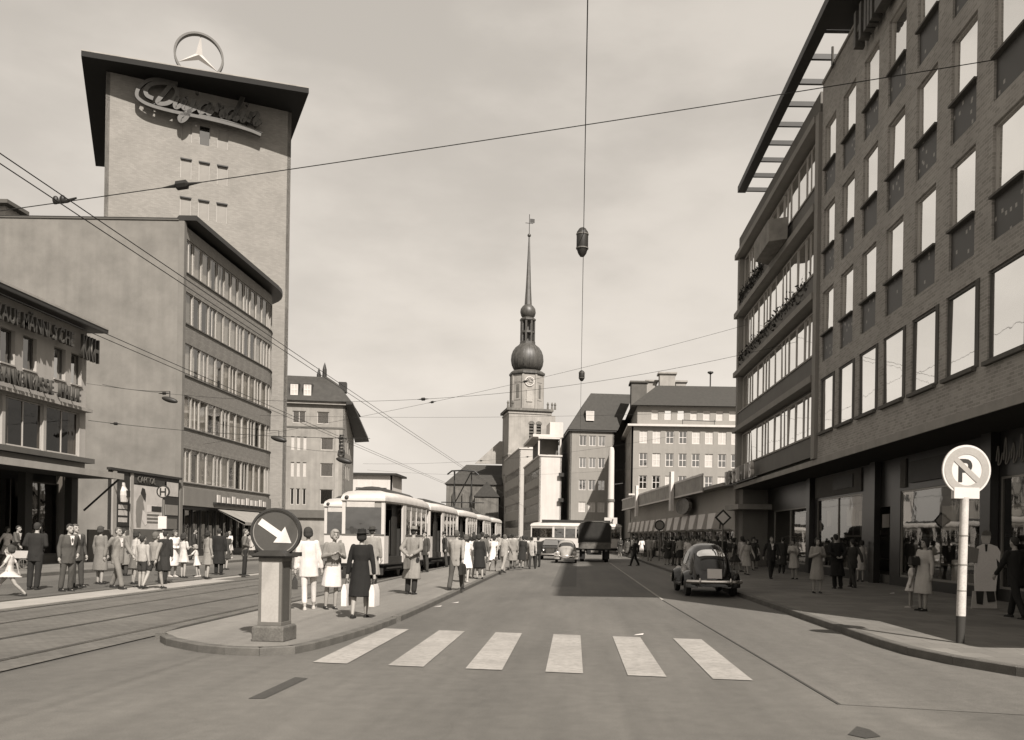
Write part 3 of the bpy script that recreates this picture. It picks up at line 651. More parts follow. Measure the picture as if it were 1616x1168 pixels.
for i in range(len(pts)-1):
    a, c = pts[i], pts[i+1]; L = (c-a).length; rz = math.atan2(c.y-a.y, c.x-a.x)
    ops = [(.004, L-.004, z0, z1) for z0, z1 in bands]
    put('wall', wall_mesh(L, 3.25, 20.0, ops, .25, LBRICK), cbk, a, rz)
    for bi, (z0, z1) in enumerate(bands):
        lightband = bi == 2
        cu = rr.choice([1, 1, .6]) if (lightband or (bi == 0 and i < 6)) else (1 if math.sin(i*1.1+bi*2.3)+rr.uniform(-.5,.5) > -.1 else rr.choice([0, 0, .5]))
        window(cbk, a, rz, .006, z0+.01, L-.012, z1-z0-.02, 1 if (i+bi) % 4 else 2, 1, .07, .045, FRAME, G_SEE, curtain=cu, cm=CURT if rr.random() < .65 or lightband else CURT2)
        put('sill', MB().box(0, L, -.07, .02, z0-.07, z0-.004).mesh('sill', CONC_D), cbk, a, rz)
    if i % 1 == 0: put('shop_front', wall_mesh(L, .12, 3.25, [(.05, L-.05, .55, 3.05)], .2, SHOPW), cbk, a+Vector((-.35, 0, 0)), rz)
    window(cbk, a+Vector((-.35, 0, 0)), rz, .06, .56, L-.12, 2.48, 1, 1, .1, .05, FRAME_D, G_DARK, name='shop_window')
    put('fascia', MB().box(0, L, -.12, -.002, 3.25, 4.3).mesh('fascia', mat('band_render', .22, .8, .12, 1)), cbk, a, rz)
# roof slab that follows the curve
out = [p+Vector(((.75) if i < NS else .75*math.cos(R(9.2*(i-NS+1))), 0 if i < NS else .75*math.sin(R(9.2*(i-NS+1))), 0)) for i, p in enumerate(pts)]
poly = [Vector((CXL+.75, CY0-.02, 0))]+out[1:]+[Vector((-44, 76, 0)), Vector((-44, CY0+.4, 0)), Vector((CXL-.6, CY0+.4, 0)), Vector((CXL-.3, CY0-.02, 0))]
put('roof', MB().ext([(p.x, p.y, 20.25) for p in poly], (0,0,.3)).mesh('roof', DARK), cbk)
inn = [p+Vector((-.6, .1, 0)) for p in pts[:NS]]+[cc+Vector(((CR-.7)*math.cos(R(9.2*k)), (CR-.7)*math.sin(R(9.2*k)), 0)) for k in range(1, 9)]
put('interior', MB().ext([(p.x, p.y, .15) for p in inn+[Vector((-43, 75, 0)), Vector((-43, CY0+.4, 0))]], (0,0,20)).mesh('interior', BLACKISH), cbk)
aw = put('awning', MB().loft([[(CXL+.0,58.5,3.2),(CXL+.0,66,3.2)],[(CXL+1.9,58.5,2.35),(CXL+1.9,66,2.35)],[(CXL+1.9,58.5,2.15),(CXL+1.9,66,2.15)],[(CXL+1.88,58.5,2.15),(CXL+1.88,66,2.15)],[(CXL,58.5,3.16),(CXL,66,3.16)]], caps=False, closed=False).mesh('awning', mat('awning_cloth', .30, .9, .1, 2)), cbk)
so = thing('shop_sign', 'small row of letters on the fascia of the curved office block', 'sign', (CXL+.3, 62, 3.7))
put('back_board', MB().box(CXL+.13, CXL+.2, 57.6, 67.4, 3.45, 3.6).mesh('back_board', DARK), so)
for i in range(11): put('letter', MB().box(CXL+.2, CXL+.27, 58+i*.86, 58.45+i*.86, 3.61, 4.0+.1*(i % 3 == 0)).mesh('letter', OFFW), so)
rs = thing('roof_hut', 'small flat roofed hut on the roof behind the plaster end wall', 'roof hut', (-41, 60, 20.5))
put('wall', MB().box(-44, -38.8, 60, 61.5, 20.55, 23.5).mesh('wall', CREAM), rs); put('roof', MB().box(-44.5, -38.3, 59.4, 61.8, 23.5, 23.75).mesh('roof', CONC_D), rs)
put('window', MB().box(-40.3, -39.7, 59.96, 59.998, 22.2, 23.0).mesh('window', DARK), rs)
put('railing', MB().tube([(-38.7,61,20.55),(-38.7,61,22.3),(-37.8,61,22.0),(-37.6,61,20.6)], .04).mesh('railing', DARK), rs)

# ================================================================== TOWER
tw = thing('office_tower', 'tall pale brick tower with a wide flat roof slab behind the curved block', 'tower', (-31, 73, 0))
TF = Vector((-37.5, 70, 0)); ta = math.atan2(6.4, 12.6); td = Vector((math.cos(ta), math.sin(ta), 0)); tn = Vector((-math.sin(ta), math.cos(ta), 0)); TW = 14.13
tops = []
for zt in (35.25, 32.25, 29.1, 25.9, 22.7):
    for s in (5.47, 6.85, 8.25): tops.append((s, s+.83, zt-1.65, zt))
put('wall', wall_mesh(TW, 0, 37.9, tops, .3, TBRICK), tw, TF, ta)
for i, (s, s1, z0, z1) in enumerate(tops):
    window(tw, TF, ta, s+.005, z0+.005, .82, 1.64, 1, 1, .09 if i != 1 else .16, .03, FRAME, mat('tower_blind', .30, .8, .1, 1) if i != 1 else G_DARK)
    if i > 2: put('blind_box', MB().box(s-.03, s+.86, -.04, .05, z1-.11, z1-.01).mesh('blind_box', DARK), tw, TF, ta)
put('side_wall', wall_mesh(20, 0, 37.9, [], .3, TBRICK), tw, TF+td*TW, ta+math.pi/2)
put('side_wall', wall_mesh(20, 0, 37.9, [], .3, TBRICK), tw, TF+tn*20, ta-math.pi/2)
put('back_wall', MB().box(0, TW, 19.7, 20, 0, 37.9).mesh('back_wall', TBRICK), tw, TF, ta)
slabp = [(-38.25, 67.8), (-22.4, 73.0), (-31.2, 91.2), (-48.2, 88.3)]
put('roof_slab', MB().ext([(x, y, 37.9) for x, y in slabp], (0,0,.42)).mesh('roof_slab', mat('roof_slab_dark', .016, .8, .1, 1)), tw)
put('roof_trim', MB().ext([(x, y, 38.321) for x, y in slabp], (0,0,.09)).mesh('roof_trim', CONC), tw)
# ring emblem on the roof
em = thing('ring_emblem', 'large ring with a three pointed star standing on the tower roof', 'emblem', (-31.1, 72.1, 38.4))
EC = Vector((-31.1, 72.1, 40.3)); eM = Matrix.Translation(EC) @ Matrix.Rotation(ta*.8, 4, 'Z') @ Matrix.Rotation(R(4), 4, 'Y'); Rr = 1.88
put('ring', MB().ring((0,0,0), Rr-.16, Rr, -.22, .22, 48).xf(eM).mesh('ring', mat('emblem_metal', .09, .5, .1, 3, metal=.2), True), em)
for k in range(3):
    a = R(90+120*k); d = Vector((math.cos(a), 0, math.sin(a))); n = Vector((-math.sin(a), 0, math.cos(a)))
    tipp = d*(Rr-.12); l = d.cross(Vector((0,1,0)))
    b0 = Vector((0,-.28,0)); b1 = Vector((0,.28,0)); s1 = (Vector((math.cos(a+R(60)),0,math.sin(a+R(60)))))*.3; s2 = (Vector((math.cos(a-R(60)),0,math.sin(a-R(60)))))*.3
    put('star_arm', MB().add([b0, s1, tipp, s2, b1], [(0,2,1),(0,3,2),(4,1,2),(4,2,3)]).xf(eM).mesh('star_arm', mat('emblem_white', .6, .4, .05, 3)), em)
put('base', MB().box(-.8,.8,-.3,.3,-2.0,-1.75).xf(eM).mesh('base', DARK), em)
# script sign: strokes drawn as letters, in units of metres along the wall
SG = thing('script_sign', 'large slanted script sign reading Dujardin under the tower roof', 'sign', (-31, 71, 36))
def script(pts, r=.16, name='letter', mt=None):
    P = catmull([(x+.28*z, 0, z) for x, z in pts], 6); M = MB()
    rings = []
    for i, p in enumerate(P):
        t = (P[min(i+1, len(P)-1)]-P[max(i-1, 0)]).normalized(); q = Vector((-t.z, 0, t.x))*r
        rings.append([p-q+Vector((0,-.18,0)), p+q+Vector((0,-.18,0)), p+q+Vector((0,.18,0)), p-q+Vector((0,.18,0))])
    M.loft(rings); M.xf(Matrix.Translation(TF-tn*.75+Vector((0,0,35.75))) @ Matrix.Rotation(ta, 4, 'Z') @ Matrix.Translation((2.55,0,0)) @ Matrix.Diagonal((1.0,1,1.0,1)))
    return put(name, M.mesh(name, mt or SGM, True, 50), SG)
SGM = mat('script_metal', .09, .45, .15, 4)
def script2(pts, r=.15): return script([(x, z*1.32 if z > 0 else z) for x, z in pts], r)
script([(1.55,1.75),(1.3,1.0),(1.05,.25),(1.3,.1),(1.8,.3),(2.15,.85),(2.1,1.45),(1.6,1.85),(.9,1.8),(.25,1.5),(0,1.0),(.2,.55),(.7,.4)])          # D
script2([(2.35,.75),(2.3,.25),(2.45,.05),(2.75,.3),(2.95,.8),(2.9,.25),(3.1,.08),(3.3,.35)])                                            # u
script2([(3.55,.8),(3.5,.2),(3.4,-.6),(3.1,-.95),(2.95,-.6),(3.4,-.1),(3.9,.35)]); script2([(3.55,1.2),(3.6,1.32)], .1)                   # j
script2([(4.7,.75),(4.3,.75),(4.05,.4),(4.25,.08),(4.6,.3),(4.8,.78),(4.7,.25),(4.9,.08),(5.1,.35)])                                     # a
script2([(5.35,.3),(5.4,.85),(5.55,.62),(5.85,.7),(5.75,.25),(5.9,.08),(6.1,.35)])                                                       # r
script2([(6.75,.75),(6.35,.75),(6.1,.4),(6.3,.08),(6.65,.3),(6.85,.9),(6.95,1.75),(6.8,.9),(6.75,.25),(6.95,.08),(7.15,.35)])            # d
script2([(7.4,.78),(7.35,.25),(7.5,.08),(7.7,.35)]); script2([(7.42,1.15),(7.47,1.28)], .1)                                               # i
script2([(7.9,.3),(7.98,.8),(7.9,.1)]); script2([(7.95,.5),(8.3,.8),(8.5,.65),(8.4,.2),(8.55,.05),(8.85,.35)])                            # n
script([(2.0,2.0),(1.2,2.1),(.1,1.85),(-.45,1.2),(-.5,.45),(-.1,.05),(.8,-.2),(2.5,-.3),(4.5,-.28),(6.5,-.34),(8.2,-.5),(9.2,-.7)], .13, 'flourish')
script([(4.2,-.1),(6.5,-.14),(8.2,-.3),(9.25,-.48)], .045, 'flourish')
for s in (3.2, 5.0, 6.8, 8.6, 10.4):
    put('bracket', MB().box(s, s+.08, -.6, 0, 35.85, 35.95).mesh('bracket', DARK), SG, TF, ta)
put('sign_rail', MB().box(2.6, 11.4, -.55, -.45, 35.86, 35.94).mesh('sign_rail', DARK), SG, TF, ta)
# ================================================================== FAR BUILDINGS
def block(name, label, cat, P0, rz, W, D, H, wallm, fops=(), lops=(), rops=(), th=.3, wm=None, fm=None, pm=None, nx=2, ny=2, sidem=None):
    t = thing(name, label, cat, P0); P0 = Vector(P0); d = Vector((math.cos(rz), math.sin(rz), 0)); n = Vector((-math.sin(rz), math.cos(rz), 0))
    sm = sidem or wallm
    for (nm, org, a, L, ops, m_) in (('wall', P0, rz, W, fops, wallm), ('side_wall', P0+n*D, rz-math.pi/2, D, lops, sm), ('side_wall', P0+d*W, rz+math.pi/2, D, rops, sm)):
        put(nm, wall_mesh(L, 0, H, [o[:4] for o in ops], th, m_), t, org, a)
        for o in ops:
            w = o[1]-o[0]; h = o[3]-o[2]; k = o[4] if len(o) > 4 else (nx, ny)
            window(t, org, a, o[0]+.01, o[2]+.01, w-.02, h-.02, k[0], k[1], .12, .09, fm or FRAME, o[5] if len(o) > 5 else (pm or G_FAR))
    put('interior', MB().box(.4, W-.4, .5, D, .1, H-.1).mesh('interior', BLACKISH), t, P0, rz)
    return t, P0, d, n
def hip_roof(t, P0, rz, W, D, z0, z1, ov, ins, mt, insl=None):
    m = MB().loft([[(-ov,-ov,z0),(W+ov,-ov,z0),(W+ov,D+ov,z0),(-ov,D+ov,z0)], [(insl if insl is not None else ins,ins,z1),(W-ins,ins,z1),(W-ins,D-ins,z1),(insl if insl is not None else ins,D-ins,z1)]])
    return put('roof', m.mesh('roof', mt), t, P0, rz)
# -- big pale office block, right of centre
fo = []
for r, (za, zb) in enumerate(((17.85,20.0),(13.95,16.2),(10.15,12.4),(6.3,8.5))):
    for c in range(9):
        s = 1.35+c*2.22; fo.append((s, s+1.36, za, zb, (2,2), G_DARK if (r*5+c*3) % 4 else G_PALE) if r != 0 or c == 3 else (s, s+1.36, za, zb, (2,2), G_PALE if c != 2 else G_DARK))
lo = [(s, s+1.4, za, zb) for za, zb in ((17.85,20.0),(13.95,16.2),(10.15,12.4)) for s in range(4, 78, 4)]
t, P0, d, n = block('pale_office_block', 'pale four storey office block with hipped tile roof right of the street end', 'building', (9.45,150,0), 0, 21.5, 82, 20.7, mat('pale_block_render', .31, .9, .06, .6, streak=.05), fo, lo, fm=WHITE, sidem=CONC)
put('cornice', MB().box(-.7, 22, -.7, 82, 20.7, 21.05).mesh('cornice', WHITE_R), t, P0)
put('lower_cornice', MB().box(-.35, 22, -.35, -.002, 9.0, 9.3).mesh('lower_cornice', WHITE_R), t, P0)
top = []
for c in range(8): s = 2.4+c*2.2; top.append((s, s+1.15, 22.0, 23.6, (1,1), G_SKY if c in (1, 2) else G_PALE))
put('attic_wall', wall_mesh(20.5, 21.05, 24.3, [o[:4] for o in top], .3, MATS['pale_block_render']), t, P0+Vector((1.0,.9,0)), 0)
put('attic_side', wall_mesh(79, 21.05, 24.3, [], .3, CONC), t, P0+Vector((1.0,80,0)), -math.pi/2)
for o in top: window(t, P0+Vector((1.0,.9,0)), 0, o[0]+.01, o[2]+.01, o[1]-o[0]-.02, 1.58, 1, 1, .12, .08, WHITE, o[5])
put('roof', MB().loft([[(-.1,-.1,24.3),(22,-.1,24.3),(22,81,24.3),(-.1,81,24.3)],[(5,9,29.2),(22,9,29.2),(22,76,29.2),(5,76,29.2)]]).mesh('roof', mat('brown_tiles', .055, .8, .15, 2, .5, 10)), t, P0)
for (x0, x1, y0, y1, z0, z1, mm) in ((.6,3.4,12,16,24.5,30.2,CONC_D),(3.4,5.2,12,16,24.5,30.4,CONC),(5.6,8.4,10.5,13,28,31.6,CONC),(8.6,10.4,11,13,28,30.2,CONC)):
    put('chimney', MB().box(x0,x1,y0,y1,z0,z1).box(x0-.3,x1+.3,y0-.3,y1+.3,z1,z1+.3).mesh('chimney', mm), t, P0)
put('roof_vent', MB().tube([(14.6,9.5,29),(14.6,9.5,31.6)], .12).lathe([(.1,31.4),(.55,31.7),(.5,31.9),(.1,32)], (14.6,9.5,0), 12).mesh('roof_vent', DARK), t, P0)
for s in (8.6, 14.0): put('railing', MB().tube([(s,.2,21.1),(s,.2,22.0)], .05).mesh('railing', DARK), t, P0)
put('railing', MB().tube([(8.6,.2,21.9),(14.2,.2,21.75)], .07).mesh('railing', DARK), t, P0)
# -- middle office with tall tile roof
fo = []
for r, zc_ in enumerate((19.8,15.7,11.55,7.45)):
    for c, s in enumerate((1.75,3.55,5.3)): fo.append((s, s+1.3, zc_-.95, zc_+.95, (2,1), G_PALE if r == 3 else (G_FAR if (r+c) % 3 else G_DARK)))
t, P0, d, n = block('gabled_office', 'narrow pale office with a steep brown tile roof at the street end', 'building', (-1.0,165,0), R(5.3), 8.2, 26, 21.5, mat('middle_render', .29, .9, .06, .6, streak=.05), fo, sidem=STONE_D, fm=WHITE)  # side walls darker than the front: their shade is put into the colour
put('eaves', MB().box(-.4, 8.6, -.4, 26, 21.5, 21.8).mesh('eaves', DARK), t, P0, R(5.3))
put('roof', MB().loft([[(-.5,-.5,21.8),(8.8,-.5,21.8),(8.8,26,21.8),(-.5,26,21.8)],[(4.2,4.5,29.4),(12.5,4.5,29.4),(12.5,22,29.4),(4.2,22,29.4)]]).mesh('roof', MATS['brown_tiles']), t, P0, R(5.3))
window(t, P0+Vector((2.9,.6,0)), R(5.3), 0, 23.6, 1.5, 1.8, 1, 1, .0, .12, WHITE, G_PALE, name='dormer')
put('dormer_cheek', MB().box(2.8,4.6,.75,4,23.4,25.6).mesh('dormer_cheek', SLATE), t, P0, R(5.3))
put('lower_roof_house', MB().box(8.6,11.6,6,24,0,24.4).box(8.4,11.8,5.8,24,24.4,24.7).mesh('lower_roof_house', CONC_D), t, P0, R(5.3))
# -- two white modern blocks
def strips(t, P0, rz, L, zs, mt):
    for z in zs: put('window_strip', MB().box(.6, L-.4, -.06, -.004, z, z+1.5).mesh('window_strip', mt), t, P0, rz)
t, P0, d, n = block('white_modern_block', 'white blank fronted modern block with a roof terrace left of the gabled office', 'building', (-6.75,167.6,0), R(8.5), 4.2, 32, 17.0, WHITE_R, (), [(2,31,za,za+1.9,(14,1),G_FAR) for za in (3.0,6.3,9.7,13.2)], sidem=CONC)
q = R(8.5)
put('coping', MB().box(-.2,4.3,-.2,32,17.0,17.3).mesh('coping', WHITE_R), t, P0, q)
put('penthouse', MB().box(.7,4.0,3.5,20,17.3,20.8).mesh('penthouse', CONC_D), t, P0, q); put('penthouse_roof', MB().box(-1.2,4.6,1.2,21,20.8,21.3).mesh('penthouse_roof', WHITE_R), t, P0, q)
put('terrace_frame', MB().box(-.2,.1,1.0,1.3,17.3,20.8).box(3.9,4.2,.6,1.0,17.3,20.8).box(-.2,4.2,.6,1.3,20.4,20.7).mesh('terrace_frame', WHITE_R), t, P0, q)
put('roof_stair', MB().box(2.6,5.2,6,12,21.3,24.3).mesh('roof_stair', WHITE_R), t, P0, q)
for zz in (13.2, 8.4): put('side_sign', MB().box(3.6,4.7,-.8,-.5,zz,zz+.7).mesh('side_sign', DARK), t, P0, q)
t, P0, d, n = block('pale_slab_block', 'pale slab block with a bright edge in front of the church tower', 'building', (-13.5,215,0), R(10.2), 5.4, 36, 23.0, mat('slab_block', .5, .9, .06, .6), (), [(2,35,za,za+1.9,(16,1),G_FAR) for za in (4,8.2,12.4,16.6)], sidem=CONC)
put('coping', MB().box(-.2,5.6,-.2,36,23,23.3).mesh('coping', WHITE_R), t, P0, R(10.2)); put('roof_box', MB().box(2.6,4.6,2,6,23.3,25.4).mesh('roof_box', WHITE_R), t, P0, R(10.2))
# -- hotel with mansard, left
fo = [(1.1,2.9,17.2,18.9,(2,1),G_SKY),(4.45,6.1,17.2,18.9,(1,1),G_SKY)]
for za, zb in ((13.4,15.3),(9.65,11.7),(5.7,8.0)):
    for s in (.95,1.75,2.6): fo.append((s, s+.5, za, zb, (1,1), G_PALE if za > 6 else G_DARK))
    fo.append((5.0, 6.75, za+.1, zb-.05, (1,1), G_SKY if za > 9 else G_DARK))
ro = [(s, s+1.1, za, zb, (1,1)) for s in (1.2,3.6,6.2) for za, zb in ((13.4,15.3),(9.65,11.7),(5.7,8.0))]
HP = Vector((-40.9,124.4,0)); hq = R(9)
t, P0, d, n = block('corner_hotel', 'grey stone corner house with a dark mansard roof beside the tower', 'building', HP, hq, 8.3, 14, 19.9, STONE, fo, (), ro)
put('cornice', MB().box(-1,8.9,-.5,15,19.9,20.3).mesh('cornice', CONC), t, P0, hq); put('band', MB().box(0,8.35,-.06,-.003,16.5,16.75).mesh('band', CONC_D), t, P0, hq)
put('roof', MB().loft([[(-2,-.8,20.3),(9.3,-.8,20.3),(9.3,15,20.3),(-2,15,20.3)],[(-2,1.6,23.2),(7.0,1.6,23.2),(7,13,23.2),(-2,13,23.2)],[(-2,3.4,24.4),(5.4,3.4,24.4),(5.4,11,24.4),(-2,11,24.4)]]).mesh('roof', SLATE), t, P0, hq)
put('eaves', MB().loft([[(8.5,-.9,20.28),(9.4,-.9,20.28),(10.4,15,17.2),(8.4,15,17.2)],[(8.5,-.9,19.9),(9.4,-.9,20.0),(10.6,15,16.4),(8.4,15,16.2)]]).mesh('eaves', DARK), t, P0, hq)
for s in (.8, 2.6): window(t, P0, hq, s, 21.1, 1.0, 1.5, 2, 2, -.15, .09, WHITE, G_PALE, name='dormer'); put('dormer_cheek', MB().box(s-.15,s+1.15,-.05,2,21.0,22.8).mesh('dormer_cheek', SLATE), t, P0, hq)
for (x, h) in ((4.9,26.2),(4.1,25.4)): put('chimney', MB().lathe([(.35,23.5),(.3,h-.6),(.15,h),(.02,h+.4)], (x,4,0), 10).mesh('chimney', DARK), t, P0, hq)
put('chimney', MB().box(6.9,8.0,4,5.4,22.4,23.9).mesh('chimney', DARK), t, P0, hq)
put('ground_fascia', MB().box(-4,8.5,-.4,-.003,3.9,5.0).mesh('ground_fascia', CONC_D), t, P0, hq)
put('pilaster', MB().box(7.0,7.5,-.1,-.004,0,16.4).mesh('pilaster', CONC), t, P0, hq)
vsn = thing('vertical_sign', 'small dark vertical sign with three characters on the corner house', 'sign', P0+Vector((7.6,.5,13.5)))
for i, z in enumerate((15.0,14.0)): put('letter', MB().box(7.6,8.2,-.45,-.3,z,z+.2).box(7.6,8.2,-.45,-.3,z+.5,z+.7).box(7.6,7.8,-.45,-.3,z,z+.7).mesh('letter', DARK), vsn, P0, hq)
put('letter', MB().ring((7.9,0,13.25), .25, .5, -.45, -.3, 16).mesh('letter', DARK), vsn, P0, hq)
# -- little far ones
t, P0, d, n = block('far_white_house', 'far white flat roofed house just right of the corner house', 'building', (-43.5,172,0), 0, 8, 10, 13.2, WHITE_R, [(1+2.4*k,2.2+2.4*k,9.4,10.8) for k in range(3)], fm=DARK)
put('roof', MB().box(-.8,9,-.8,10,13.2,13.6).mesh('roof', DARK), t, P0)
t, P0, d, n = block('far_white_house', 'distant white building with two rows of windows left of the church', 'building', (-43,300,0), 0, 9, 10, 15.2, WHITE_R, [(.8+1.6*k,1.9+1.6*k,za,za+1.3,(1,1)) for k in range(5) for za in (12.3,9.4)])
t, P0, d, n = block('red_roof_shed', 'low dark shed roof among the far houses below the church', 'building', (-34,240,0), 0, 9, 8, 6.5, STONE_D, [])
put('roof', MB().loft([[(-.5,-.5,6.5),(9.5,-.5,6.5),(9.5,8.5,6.5),(-.5,8.5,6.5)],[(3,4,9.5),(6,4,9.5),(6,4.2,9.5),(3,4.2,9.5)]]).mesh('roof', SLATE), t, P0)

# ================================================================== CHURCH
CH = Vector((-15.1,270,0)); cq = R(13)
ch = thing('church', 'old stone church with onion domed tower and needle spire at the street end', 'church', CH)
CST = mat('church_stone', .36, .9, .2, .3, .5, 5, streak=.1)
def cput(name, mb, mt, smooth=False, a=cq, par=None): return put(name, mb.mesh(name, mt, smooth, 40), par or ch, CH, a)
hw = 6.3
wops_ = [(hw-.2, hw+1.2, 27, 35.5), (hw+2.0, hw+3.4, 27, 35.5)]
put('tower_wall', wall_mesh(2*hw, 0, 39.2, wops_, .8, CST), ch, CH+Matrix.Rotation(cq,3,'Z') @ Vector((-hw,-hw,0)), cq)
for o_ in wops_:
    s = o_[0]; m = MB()
    for i in range(9): m.box(s, s+1.4, -hw+.3, -hw+.5, 27.1+i*.95, 27.5+i*.95)
    m.v = [Vector((p.x-hw, p.y, p.z)) for p in m.v]; lv = cput('louvre', m, STONE_D)
    cput('arch_head', MB().ext([(s-hw+.7+1.0*math.cos(R(a_)), -hw-.06, 35.3+1.0*math.sin(R(a_))) for a_ in range(0,181,20)], (0,.3,0)), STONE_D)
cput('tower_core', MB().box(-hw+.6,hw-.3,-hw+.9,hw,0,39), STONE_D)
cput('tower_side', MB().box(-hw-.01,-hw+.5,-hw+.01,hw,0,39.2), CST); cput('tower_side', MB().box(hw-.29,hw+.3,-hw+.01,hw,0,39.2), CST)
cput('buttress', MB().box(hw-.6,hw+1.6,-hw+.8,hw,0,38.2), CST)
for z in (14, 26, 38.3): cput('string_course', MB().box(-hw-.2,hw+.2,-hw-.2,hw+.2,z,z+.5), CST)
cput('gallery', MB().box(-hw-.7,hw+.7,-hw-.7,hw+.7,39.2,39.9), STONE_D)
for x in (-hw-.4, -hw+1, hw-1, hw+.3, hw+1.2): cput('gallery_finial', MB().lathe([(.35,39.9),(.25,41),(.4,41.3),(.1,42)], (x,-hw-.3,0), 8), STONE_D)
def octo(r): return [(r, )]
def oct_l(prof, n=8, ph=22.5): 
    m = MB(); rings = [[Vector((r*math.cos(R(ph+360*k/n)), r*math.sin(R(ph+360*k/n)), z)) for k in range(n)] for r, z in prof]; return m.loft(rings)
cput('octagon', oct_l([(5.1,39.9),(5.1,50.6)]), CST)
for k in range(8):
    a = R(22.5+45*k); cput('corner_rib', MB().box(4.95,5.25,-.3,.3,39.9,50.5).xf(Matrix.Rotation(a,4,'Z')), CST)
for k in (5,6,7):
    a = R(45*k)
    if k != 6: cput('belfry_opening', MB().box(4.6,4.78,-.5,.5,43.5,47.5).xf(Matrix.Rotation(a,4,'Z')), STONE_D)
    cput('blind_panel', MB().box(4.6,4.8,-1.1,1.1,42.8,43.1).box(4.6,4.8,-1.1,1.1,48.2,48.5).xf(Matrix.Rotation(a,4,'Z')), CST)
cput('cornice', oct_l([(5.1,50.4),(5.6,50.8),(5.6,51.3),(4.6,52.0)]), COPPER)
ck = cput('clock', MB().ring((0,0,48.3), 1.15, 1.5, -5.0, -4.85, 28), G_PALE)
cput('clock_hands', MB().box(-.08,.08,-5.06,-5.0,48.3,49.4).box(-.08,.7,-5.06,-5.0,48.2,48.36), G_PALE, par=ch)
for k in range(12):
    a = R(30*k); cput('hour_mark', MB().box(.75,1.1,-.1,.1,-.08,.08).xf(Matrix.Translation((0,-4.95,48.3)) @ Matrix.Rotation(-a,4,'Y')), G_PALE)
cput('lower_clock', MB().box(-.9,.9,-4.95,-4.75,42.2,45.8), mat('stone_pale_patch', .42, .9))
bulb = [(3.2,52.0),(4.2,52.8),(4.75,54),(4.95,55.4),(4.8,56.8),(4.35,58.1),(3.6,59.2),(2.7,59.9),(2.3,60.3)]
cput('dome', oct_l(bulb, 16, 0), COPPER, True)
for k in range(16): a = R(22.5*k); cput('dome_seam', MB().tube([(r*1.005, 0, z) for r, z in bulb], .07, 5).xf(Matrix.Rotation(a,4,'Z')), COPPER)
cput('lantern_base', oct_l([(2.4,60.2),(2.4,61)]), COPPER)
for k in range(8): a = R(22.5+45*k); cput('lantern_post', MB().box(1.9,2.25,-.28,.28,61,67.4).xf(Matrix.Rotation(a,4,'Z')), COPPER)
cput('lantern_floor', oct_l([(2.3,63.6),(2.3,64.2)]), COPPER); cput('lantern_core', oct_l([(.5,61),(.5,67.4)]), COPPER)
cput('lantern_cornice', oct_l([(2.2,67.2),(2.5,67.5),(2.5,67.9),(1.8,68.4)]), COPPER)
cput('small_dome', oct_l([(1.5,68.3),(2.1,68.9),(2.4,70),(2.25,71),(1.7,71.8),(1.15,72.3)], 16, 0), COPPER, True)
cput('spire', oct_l([(1.15,72.2),(.85,77),(.55,84),(.2,93.3)], 8), COPPER)
cput('ball', MB().ell((0,0,93.5), (.55,.55,.55), 12, 8), COPPER, True)
vn = cput('weather_vane', MB().tube([(0,0,93.3),(0,0,99.9)], .1, 6).tube([(-1.2,0,97.2),(1.2,0,97.2)], .09, 6), DARK)
cput('vane_flag', MB().box(.2,1.6,-.05,.05,97.4,98.6), DARK)
cput('nave_wall', MB().box(-24,-hw-.02,2,20,0,17.5), STONE_D, a=R(4)); 
cput('nave_roof', MB().loft([[(-24.6,1.4,17.5),(-7,1.4,17.5),(-7,20.6,17.5),(-24.6,20.6,17.5)],[(-18.5,11,24.2),(-7,11,24.2),(-7,11.3,24.2),(-18.5,11.3,24.2)]]), SLATE, a=R(4))
cput('transept_wall', MB().box(-15,-8,-5,2,0,13.5), STONE_D, a=R(4)); cput('transept_roof', MB().loft([[(-15.4,-5.4,13.5),(-7.6,-5.4,13.5),(-7.6,2,13.5),(-15.4,2,13.5)],[(-11.5,-5.4,18),(-11.4,-5.4,18),(-11.4,2,18),(-11.5,2,18)]]), SLATE, a=R(4))
cput('nave_gable', MB().ext([(-15.5,3,24),(-8,3,31),(-7.2,3,31),(-7.2,3,24)], (0,.6,0)), CONC, a=R(4))
for x in (-22,-19,-16.5): cput('nave_buttress', MB().box(x,x+1,.8,2,0,15), STONE_D, a=R(4))

# ================================================================== PAVILION (low shops, right)
PP = Vector((6.46,101.6,0)); pq = R(-85.7); PL = 46.7
pav = thing('shop_pavilion', 'low shop pavilion with a row of white tapered panels under a sign band', 'building', PP)
pops = [(1+i*3.05, 3.7+i*3.05, .45, 2.3) for i in range(15)]
put('wall', wall_mesh(PL, 0, 5.0, pops, .25, mat('pavilion_render', .5, .9, .06, .7)), pav, PP, pq)
for o_ in pops: window(pav, PP, pq, o_[0]+.01, o_[2], 2.68, 1.85, 2, 1, .1, .07, WHITE, G_DARK, name='shop_window')
put('end_wall', wall_mesh(9, 0, 5.4, [], .25, mat('pavilion_end', .55, .9, .06, .7)), pav, PP+Vector((math.cos(pq), math.sin(pq), 0))*PL, pq+math.pi/2)
put('roof', MB().box(-.5, PL+.5, -.9, 9, 5.0, 5.2).mesh('roof', CONC), pav, PP, pq)
put('sign_band', MB().box(-.3, PL-5, -.98, -.92, 5.0, 6.0).mesh('sign_band', mat('sign_band', .42, .7, .25, 1.2)), pav, PP, pq)
put('band_trim', MB().box(-.4, PL-5, -1.02, -.9, 6.0, 6.15).box(-.4, PL-5, -1.02, -.9, 4.88, 5.0).mesh('band_trim', WHITE), pav, PP, pq)
for s in (12, 31): put('fin', MB().box(s, s+.8, -1.3, -1.05, 3.9, 7.0).mesh('fin', WHITE), pav, PP, pq)
